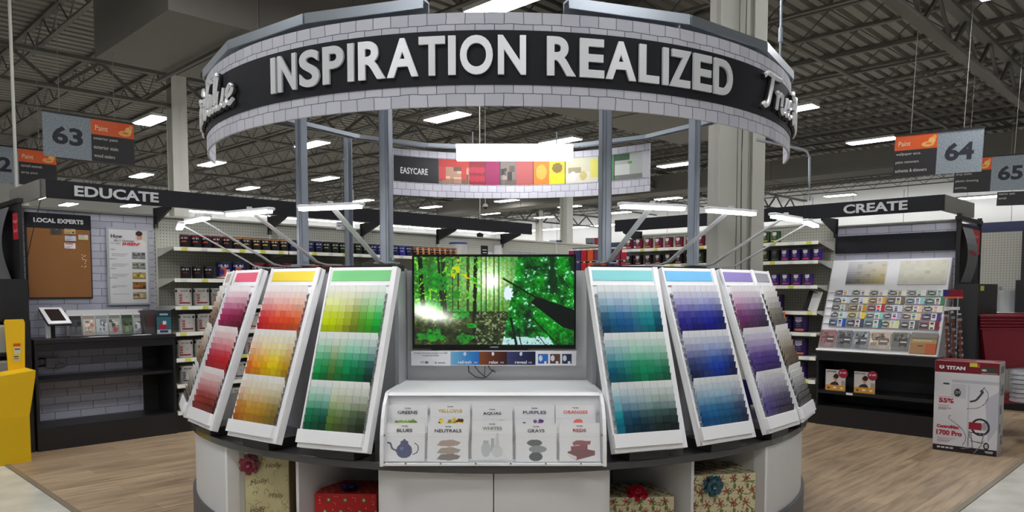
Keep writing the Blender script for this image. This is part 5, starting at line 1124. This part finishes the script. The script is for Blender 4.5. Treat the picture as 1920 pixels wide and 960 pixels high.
# ---- clip strip with brushes
P = atY(1787, 557, 7.62); t = thing('clip_strip', 'metal hanging strip with red header card beside the end display', 'display rack', (P[0], P[1], 0), 0)
zt = P[2]; obj('header_card', G().box(-.1, .1, 0, .004, zt, zt+.075), M('card_dark_red', (130, 24, 44), .5), t); obj('blue_patch', G().box(-.1, -.045, -.002, 0, zt+.01, zt+.07), M('patch_blue', (30, 50, 120), .5), t); obj('orange_edge', G().box(-.1, .1, -.002, 0, zt-.012, zt+.004), orange, t)
for x in (-.06, .05): obj('strip_rod', G().tube([(x, 0, zt), (x, .0, zt-.78)], .006, 6), galv, t)
obj('white_tag', G().box(-.09, .07, -.005, 0, zt-.13, zt-.1), cardw, t)
bm_ = None
for i in range(12):
    cx, cz = (-.075, -.01, .055)[i % 3]+.012*(i//3)*.8, zt-.20-.12*(i//3)-.02*(i % 3)
    lab = 'brown handled paint brush in a clear pack on the hanging strip, %s from the top' % ORD[i+1]
    L_ = (P[0]+cx, P[1]-.02-.006*(i % 3), cz)
    if bm_ is None:
        bm_ = thing('paint_brush', lab, 'paint brush', L_, 0, 'paint brushes on the hanging strip'); obj('handle', G().lathe([(.006, -.14), (.012, -.11), (.009, -.06), (.014, -.03), (.012, 0)], 10), M('brush_handle', (120, 52, 40), .35), bm_, smooth=True); obj('ferrule', G().box(-.02, .02, -.008, .008, 0, .025), galv, bm_); obj('bristles', G().prism([(-.02, .025), (.02, .025), (.018, .06), (-.018, .06)], -.006, .006), M('bristle', (66, 50, 44), .8), bm_); obj('pack_card', G().box(-.02, .02, .009, .011, .05, .075), cardw, bm_)
    else: dup(bm_, lab, L_, R(random.uniform(-20, 20)))
# ---- pressure sprayer carton
A = atz(1748, 843, 0); B = atz(1868.7, 858, 0); bw0 = math.dist(A, B); ang = math.atan2(B[1]-A[1], B[0]-A[0]); bh = .865; bd = .30
t = thing('sprayer_carton', 'tall white and maroon paint sprayer carton on the wood floor', 'box', (A[0], A[1], .004), ang)
obj('carton', G().box(0, bw0, 0, bd, 0, bh), M('carton_white', (198, 198, 202), .45), t, bev=.003)
mar = (112, 24, 36); c = Cv(130, 214, (202, 202, 207)); c.a += ((c.noise(3, 4, 8)-.5)*16)[..., None]; c.rect(0, 0, 1, .125, mar); c.rect(0, .935, 1, 1, (38, 32, 36)); c.rect(.72, .055, .97, .105, (48, 70, 60)); c.rect(.73, .112, .97, .118, (210, 200, 204)); c.rect(.55, .01, .66, .05, (206, 196, 70)); c.rect(.66, .02, .7, .055, (206, 80, 60))
c.rect(.28, .2, 1, .235, (176, 178, 186)); c.poly([(.8, .4), (1, .3), (1, .7), (.86, .86)], (178, 178, 190)); c.rect(.53, .25, .56, .9, (186, 187, 194)); c.rect(.27, .25, .5, .4, (186, 187, 193)); c.ell(.37, .345, .055, .045, (50, 50, 54)); [c.line(.33, .33+.012*q, .41, .325+.012*q, .006, (190, 190, 190)) for q in range(3)]; c.rect(.14, .245, .24, .262, (60, 60, 64))
def curve_(pts, wd, col):
    pp = cat(pts, 8)
    for p, q in zip(pp[:-1], pp[1:]): c.line(*p, *q, wd, col)
curve_([(.58, .43), (.66, .41), (.72, .36), (.76, .32)], .035, (62, 62, 66)); c.line(.72, .31, .79, .27, .01, (40, 40, 44)); c.ell(.745, .31, .022, .018, (70, 70, 74))
curve_([(.77, .27), (.84, .33), (.82, .42), (.7, .49), (.53, .51)], .009, (52, 52, 56)); curve_([(.27, .6), (.24, .63), (.3, .66), (.43, .72), (.5, .78), (.52, .85), (.47, .92)], .009, (60, 60, 64))
for q in range(28):
    th = q*2*PI/28; th2 = (q+1)*2*PI/28; c.line(.74+.13*math.cos(th), .70+.085*math.sin(th), .74+.13*math.cos(th2), .70+.085*math.sin(th2), .035, (44, 42, 48))
c.rect(.56, .655, .76, .735, (146, 34, 50)); c.ell(.8, .69, .04, .045, (150, 150, 158)); c.rect(.58, .76, .82, .772, (40, 40, 44))
for x0, y0, x1, y1 in ((.6, .77, .63, .93), (.8, .77, .76, .9), (.57, .75, .56, .92), (.63, .93, .46, .955), (.76, .9, .66, .985), (.6, .86, .8, .87)): c.line(x0, y0, x1, y1, .016, (120, 118, 120))
c.ell(.84, .9, .045, .04, (50, 48, 52)); c.ell(.84, .9, .025, .022, (180, 180, 184)); curve_([(.57, .78), (.62, .85), (.74, .87), (.81, .84)], .009, (60, 60, 64))
for yy, x1 in ((.395, .27), (.49, .26), (.505, .24), (.52, .28), (.535, .2), (.855, .36), (.87, .3), (.885, .28), (.9, .24)): c.rect(.07, yy, x1, yy+.006, (150, 120, 126))
for q in range(4): c.rect(.07+.07*q, .955, .12+.07*q, .97, (190, 190, 194))
c.rect(.82, .955, .95, .965, (180, 180, 184)); c.rect(.84, .972, .94, .976, (180, 180, 184))
picture('printed_front', c, bw0-.004, bh-.004, t, (bw0/2, -.0012, .002))
text('TITAN', bw0*.3, .034, inkw, t, (bw0*.33, -.003, bh*.905), bold=.05); obj('shield_emblem', G().prism([(-.02, .035), (.02, .035), (.02, .012), (0, 0), (-.02, .012)], -.001, 0), inkw, t, (bw0*.11, -.0015, bh*.905)); text('T', .022, .022, M('ink_maroon', mar, .6), t, (bw0*.11, -.004, bh*.905+.008), bold=.06)
text('55%', .125, .045, inkr, t, (bw0*.2, -.003, bh*.535), bold=.05); text('ControlMax', .19, .032, inkr, t, (bw0*.24, -.003, bh*.255), bold=.06); text('1700 Pro', .215, .05, inkr, t, (bw0*.26, -.003, bh*.175), bold=.05); text('HEA', .04, .018, inkw, t, (bw0*.77, -.003, bh*.907), bold=.05)
c = Cv(40, 120, (180, 180, 184)); c.rect(.15, .04, .85, .12, (90, 110, 96)); c.photo(.3, .24, .9, .36, (130, 130, 134), 5); c.photo(.2, .46, .6, .56, (110, 110, 114), 6); c.photo(.2, .66, .5, .76, (130, 130, 134), 7); c.photo(.5, .8, .85, .9, (120, 118, 124), 8); c.rect(.1, .2, .2, .34, (90, 90, 96))
picture('printed_side', c, bd-.004, bh-.004, t, (bw0+.0012, bd/2, .002), (0, 0, PI/2))
c = Cv(60, 30, mar); c.rect(.1, .2, .5, .5, (160, 80, 84)); c.rect(.6, .5, .9, .7, (190, 150, 150)); picture('printed_top', c, bw0-.004, bd-.004, t, (bw0/2, .002, bh+.0012), (-PI/2, 0, 0))
# ---- red shopping cart
P = atY(1838, 592, 7.75); t = thing('red_cart', 'dark red plastic shopping cart basket at the right edge behind the carton', 'cart', (P[0], P[1], 0), R(-4))
zt = P[2]; wdc = 1.0; dpc = .6; hb = .56
vs = [(0, 0, zt), (wdc, 0, zt), (wdc, dpc, zt), (0, dpc, zt), (.12, .07, zt-hb), (wdc-.05, .07, zt-hb), (wdc-.05, dpc-.07, zt-hb), (.12, dpc-.07, zt-hb)]
obj('basket', G().add(vs, [(0, 1, 5, 4), (1, 2, 6, 5), (2, 3, 7, 6), (3, 0, 4, 7), (4, 5, 6, 7)]), redplastic, t)
for q in range(5): e_ = .02*q; obj('rim_ridge', G().box(-.015+e_*.2, wdc+.015, -.018+e_*.1, .0+e_*.1, zt-.012-.032*q, zt-.032*q), redplastic, t)
obj('basket_rim', G().box(-.02, wdc+.02, -.02, .01, zt-.01, zt+.012).box(-.02, .01, -.02, dpc+.02, zt-.01, zt+.012).box(-.02, wdc+.02, dpc-.01, dpc+.02, zt-.01, zt+.012), redplastic, t, bev=.004)
obj('frame_bar', G().tube([(.1, .05, zt-hb-.02), (wdc, .05, zt-hb+.05)], .012), galv, t); obj('lower_tray', G().box(.05, wdc, .0, dpc, .36, .42), redplastic, t)
obj('cart_leg', G().tube([(.2, .1, .08), (.3, .1, zt-hb)], .013), galv, t); obj('cart_leg', G().tube([(.15, dpc-.1, .08), (.25, dpc-.1, zt-hb)], .013), galv, t)
for xx, yy in ((.2, .1), (.15, dpc-.1), (.9, .1), (.9, dpc-.1)): obj('wheel', G().lathe([(.05, -.012), (.05, .012)], 16, mat=Matrix.Translation((xx, yy, .051)) @ Matrix.Rotation(PI/2, 4, 'X')), blackm, t)
P = atY(1912, 735, 7.45); g = G(); 
for q in range(7): g.lathe([(.12, 0), (.14, .012), (.13, .045)], 16, (0, 0, .045*q))
o = obj('white_tub_stack', g, frost, None, (P[0]+.06, P[1], .42)); tag(o, 'stack of white plastic tubs at the right edge under the red basket', 'tubs')
# ---- pegboard bay beyond
pp = atY(1848, 437, 10.1); PB = (pp[0], pp[1]); t = thing('shelving_bay', 'beige pegboard bay at the far right behind the red cart', 'shelving', (PB[0]-.12, PB[1]+.12, 0), AR)
obj('pegboard_panel', G().box(0, 1.0, 0, .02, 0, 2.3), peg, t); obj('shelf', G().box(0, 1.0, -.35, 0, 1.22, 1.245), offwhite, t); obj('black_frame', G().box(.60, 1.1, -.36, -.02, 0, 1.66).box(.62, .68, -.2, 0, 1.66, 2.3), blackm, t); obj('kick_plate', G().box(0, 1.0, -.4, -.02, 0, .15), black, t)
for i, (px, hh, rr) in enumerate(((1860, .33, .08), (1887, .28, .11))):
    P = onplane(px, 580, PB, AR, -.2); o = thing('frosted_container', '%s frosted plastic container on the far right shelf' % ('narrow' if i == 0 else 'wide'), 'container', WP(PB, AR, P[0], -.12, 1.248), AR); obj('container_body', G().lathe([(rr*.9, 0), (rr, hh)], 20), frost, o, smooth=True); obj('rim', G().lathe([(rr*1.04, hh-.02), (rr*1.04, hh)], 20), frost, o)
# ---- far red packages on a rack, seen over the television
pp = (1.0, 12.5); t = thing('far_peg_rack', 'distant dark rack full of small red packs right of the television top', 'shelving', (pp[0], pp[1], 0), AR)
obj('rack_back', G().box(0, 1.9, 0, .04, 0, 2.22), charcoal, t); obj('peg_rail', G().box(0, 1.9, -.1, -.08, 2.17, 2.2).box(0, 1.9, -.1, -.08, 1.99, 2.0), offwhite, t)
pk = None; pcol = [(176, 36, 50), (196, 40, 46), (160, 60, 70), (206, 90, 40), (150, 40, 80), (120, 60, 90), (60, 60, 100)]
for r_ in range(2):
    for i in range(14):
        lab = 'small red hanging pack on the distant rack, %s from left in the %s row' % (ORD[i+1], ('upper', 'lower')[r_]); P = WP(pp, AR, .08+.132*i, -.1, 2.0-.2*r_); col = (*L3(random.choice(pcol)), 1)
        if pk is None:
            pk = thing('hanging_pack', lab, 'package', P, AR, 'red packs on the distant rack'); ob = obj('blister_pack', G().box(-.055, .055, -.02, 0, 0, .17), objcol, pk); ob.color = col; ob['tint'] = 1; obj('hang_tab', G().box(-.02, .02, -.012, -.008, .17, .19), cardw, pk)
        else: dup(pk, lab, P, AR, color=col)
# ============================================================ AISLE SIGNS
signgray = M('sign_grey', (132, 142, 152), .6); n, l, b = nodes(signgray); nz = n.new('ShaderNodeTexNoise'); nz.inputs['Scale'].default_value = 60; tc = n.new('ShaderNodeTexCoord'); l.new(tc.outputs['Object'], nz.inputs[0]); cr = n.new('ShaderNodeValToRGB'); cr.color_ramp.elements[0].position = .35; cr.color_ramp.elements[1].position = .65; cr.color_ramp.elements[0].color = (*L3((112, 124, 134)), 1); cr.color_ramp.elements[1].color = (*L3((152, 160, 168)), 1); l.new(nz.outputs[0], cr.inputs[0]); l.new(cr.outputs[0], b.inputs['Base Color'])
signblk = M('sign_black', (34, 33, 38), .5); signor = M('sign_orange', (218, 92, 40), .5)
def aisle_sign(num, lines, P, rz, label, numleft=True, w_=1.2, h_=.62, roll=0, lf=.51, hang=True, head=True):
    t = thing('aisle_sign', label, 'sign', P, rz, 'hanging aisle signs', ry=roll)
    nx0, nx1 = (0, w_*lf) if numleft else (w_*(1-lf), w_); tx0, tx1 = (w_*lf, w_) if numleft else (0, w_*(1-lf))
    obj('number_panel', G().box(nx0, nx1, 0, .02, 0, h_), signgray, t); obj('list_panel', G().box(tx0, tx1, -.002, .022, 0, h_*.64), signblk, t)
    if head:
        obj('category_panel', G().box(tx0, tx1, -.002, .022, h_*.64, h_), signor, t); text('Paint', .17, .075, M('ink_cream', (240, 220, 180), .6), t, (tx0+.14, -.004, h_*.74))
        c = Cv(40, 30, (218, 92, 40)); c.ell(.45, .7, .4, .2, (226, 170, 100)); c.ell(.7, .45, .22, .25, (232, 180, 110)); c.ell(.5, .66, .2, .08, (206, 120, 60)); c.ell(.85, .2, .12, .14, (226, 160, 90)); picture('splash_picture', c, .22, .2, t, (tx1-.12, -.0035, h_*.65))
    obj('top_rail', G().box(-.01, w_+.01, -.01, .03, h_, h_+.025), blackm, t)
    if num: text(num, (nx1-nx0)*.64, h_*.42, M('ink_navy_black', (34, 36, 48), .6), t, ((nx0+nx1)/2, -.002, h_*.3), bold=.035)
    for i, s_ in enumerate(lines):
        ww = .03*len(s_)*.78; text(s_, ww, .05 if i < 9 else .05, M('ink_cream2', (206, 202, 190), .6), t, (tx0+.03+ww/2, -.004, h_*.5-i*h_*.2))
    if hang:
        for x in (w_*.18, w_*.78): obj('hanging_wire', G().tube([(x, .01, h_+.02), (x-.0, .01, HC-.6-P[2])], .0045, 5), steel, t)
    return t
A0 = atY(82, 291, 10.5); aisle_sign('63', ['exterior paint', 'exterior stain', 'wood sealers'], (A0[0], A0[1], A0[2]), UA+R(1.5), 'hanging aisle sign 63 listing exterior paint above the EDUCATE fascia', True, h_=.6)
A0 = atY(38, 345, 13.3); aisle_sign('62', ['canned enamels', 'spray paint'], (A0[0]-.62*cu_, A0[1]-.62*su_, A0[2]), UA+R(1.5), 'hanging aisle sign 62 listing canned enamels, partly cut at the left edge', True)
A0 = atY(1674, 332, 11.84); aisle_sign('64', ['wallpaper accs.', 'paint removers', 'solvents & thinners'], A0, UA-PI/2, 'hanging aisle sign 64 listing wallpaper accessories, right of the ring', False, h_=.62, roll=R(2), lf=.5)
A0 = atY(1787, 362, 14.3); aisle_sign('65', ['drop cloths', 'plastic sheeting', 'patching'], A0, UA-PI/2, 'hanging aisle sign 65 listing drop cloths, cut at the right edge', False, roll=R(2), lf=.5)
A0 = atY(1868, 386, 18.0); aisle_sign('', ['interior stain', 'varnish'], A0, UA-PI/2, 'far aisle sign listing interior stain and varnish at the right edge', False, roll=R(2), lf=.4, h_=.5, head=False)
P = atY(1098, 473, 30); t = thing('department_sign', 'small distant hanging sign with number 30 and red panel', 'sign', P, R(-20)); obj('number_panel', G().box(0, .36, 0, .03, 0, .56), M('sign_pale', (150, 158, 166), .6), t); obj('red_panel', G().box(.36, .66, 0, .03, .2, .56), M('panel_red', (180, 50, 70), .6), t); obj('list_panel', G().box(.36, .66, 0, .03, 0, .2), signblk, t); text('30', .24, .22, inkb, t, (.18, -.005, .15), bold=.03)
P = atY(1030, 466, 22); t = thing('department_sign', 'small distant dark hanging sign left of the white far column', 'sign', P, R(-10)); obj('number_panel', G().box(0, .2, 0, .02, 0, .24), M('sign_pale', (150, 158, 166), .6), t); obj('list_panel', G().box(.2, .36, 0, .02, 0, .24), navy, t)
t = thing('department_lettering', 'white Electronics lettering low on the far navy wall stripe', 'lettering', uvw(U1-.1, 23.5, 3.62), UA-PI/2); tm = text('Electronics', 2.1, .36, inkw, t, (0, 0, 0), ext=.04, bold=.03, name='letters')
# dome cameras
for (px, py, Y, lab) in ((910, 388, 14, 'small white dome camera on a pole under the block banner'), (900, 443, 12, 'small dark dome camera below the long fascia')):
    P = atY(px, py, Y); t = thing('dome_camera', lab, 'camera', P); r_ = .045 if Y == 14 else .05
    obj('dome', G().lathe([(.01, -r_), (r_*.7, -r_*.7), (r_, 0)], 16), blackm, t, smooth=True); obj('housing', G().lathe([(r_, 0), (r_*1.1, .03), (r_*.5, .06)], 16), M('camera_white', (190, 190, 188), .4) if Y == 14 else charcoal, t); obj('drop_pole', G().tube([(0, 0, .05), (0, 0, HC-P[2]-.3)], .008, 6), colpaint, t)
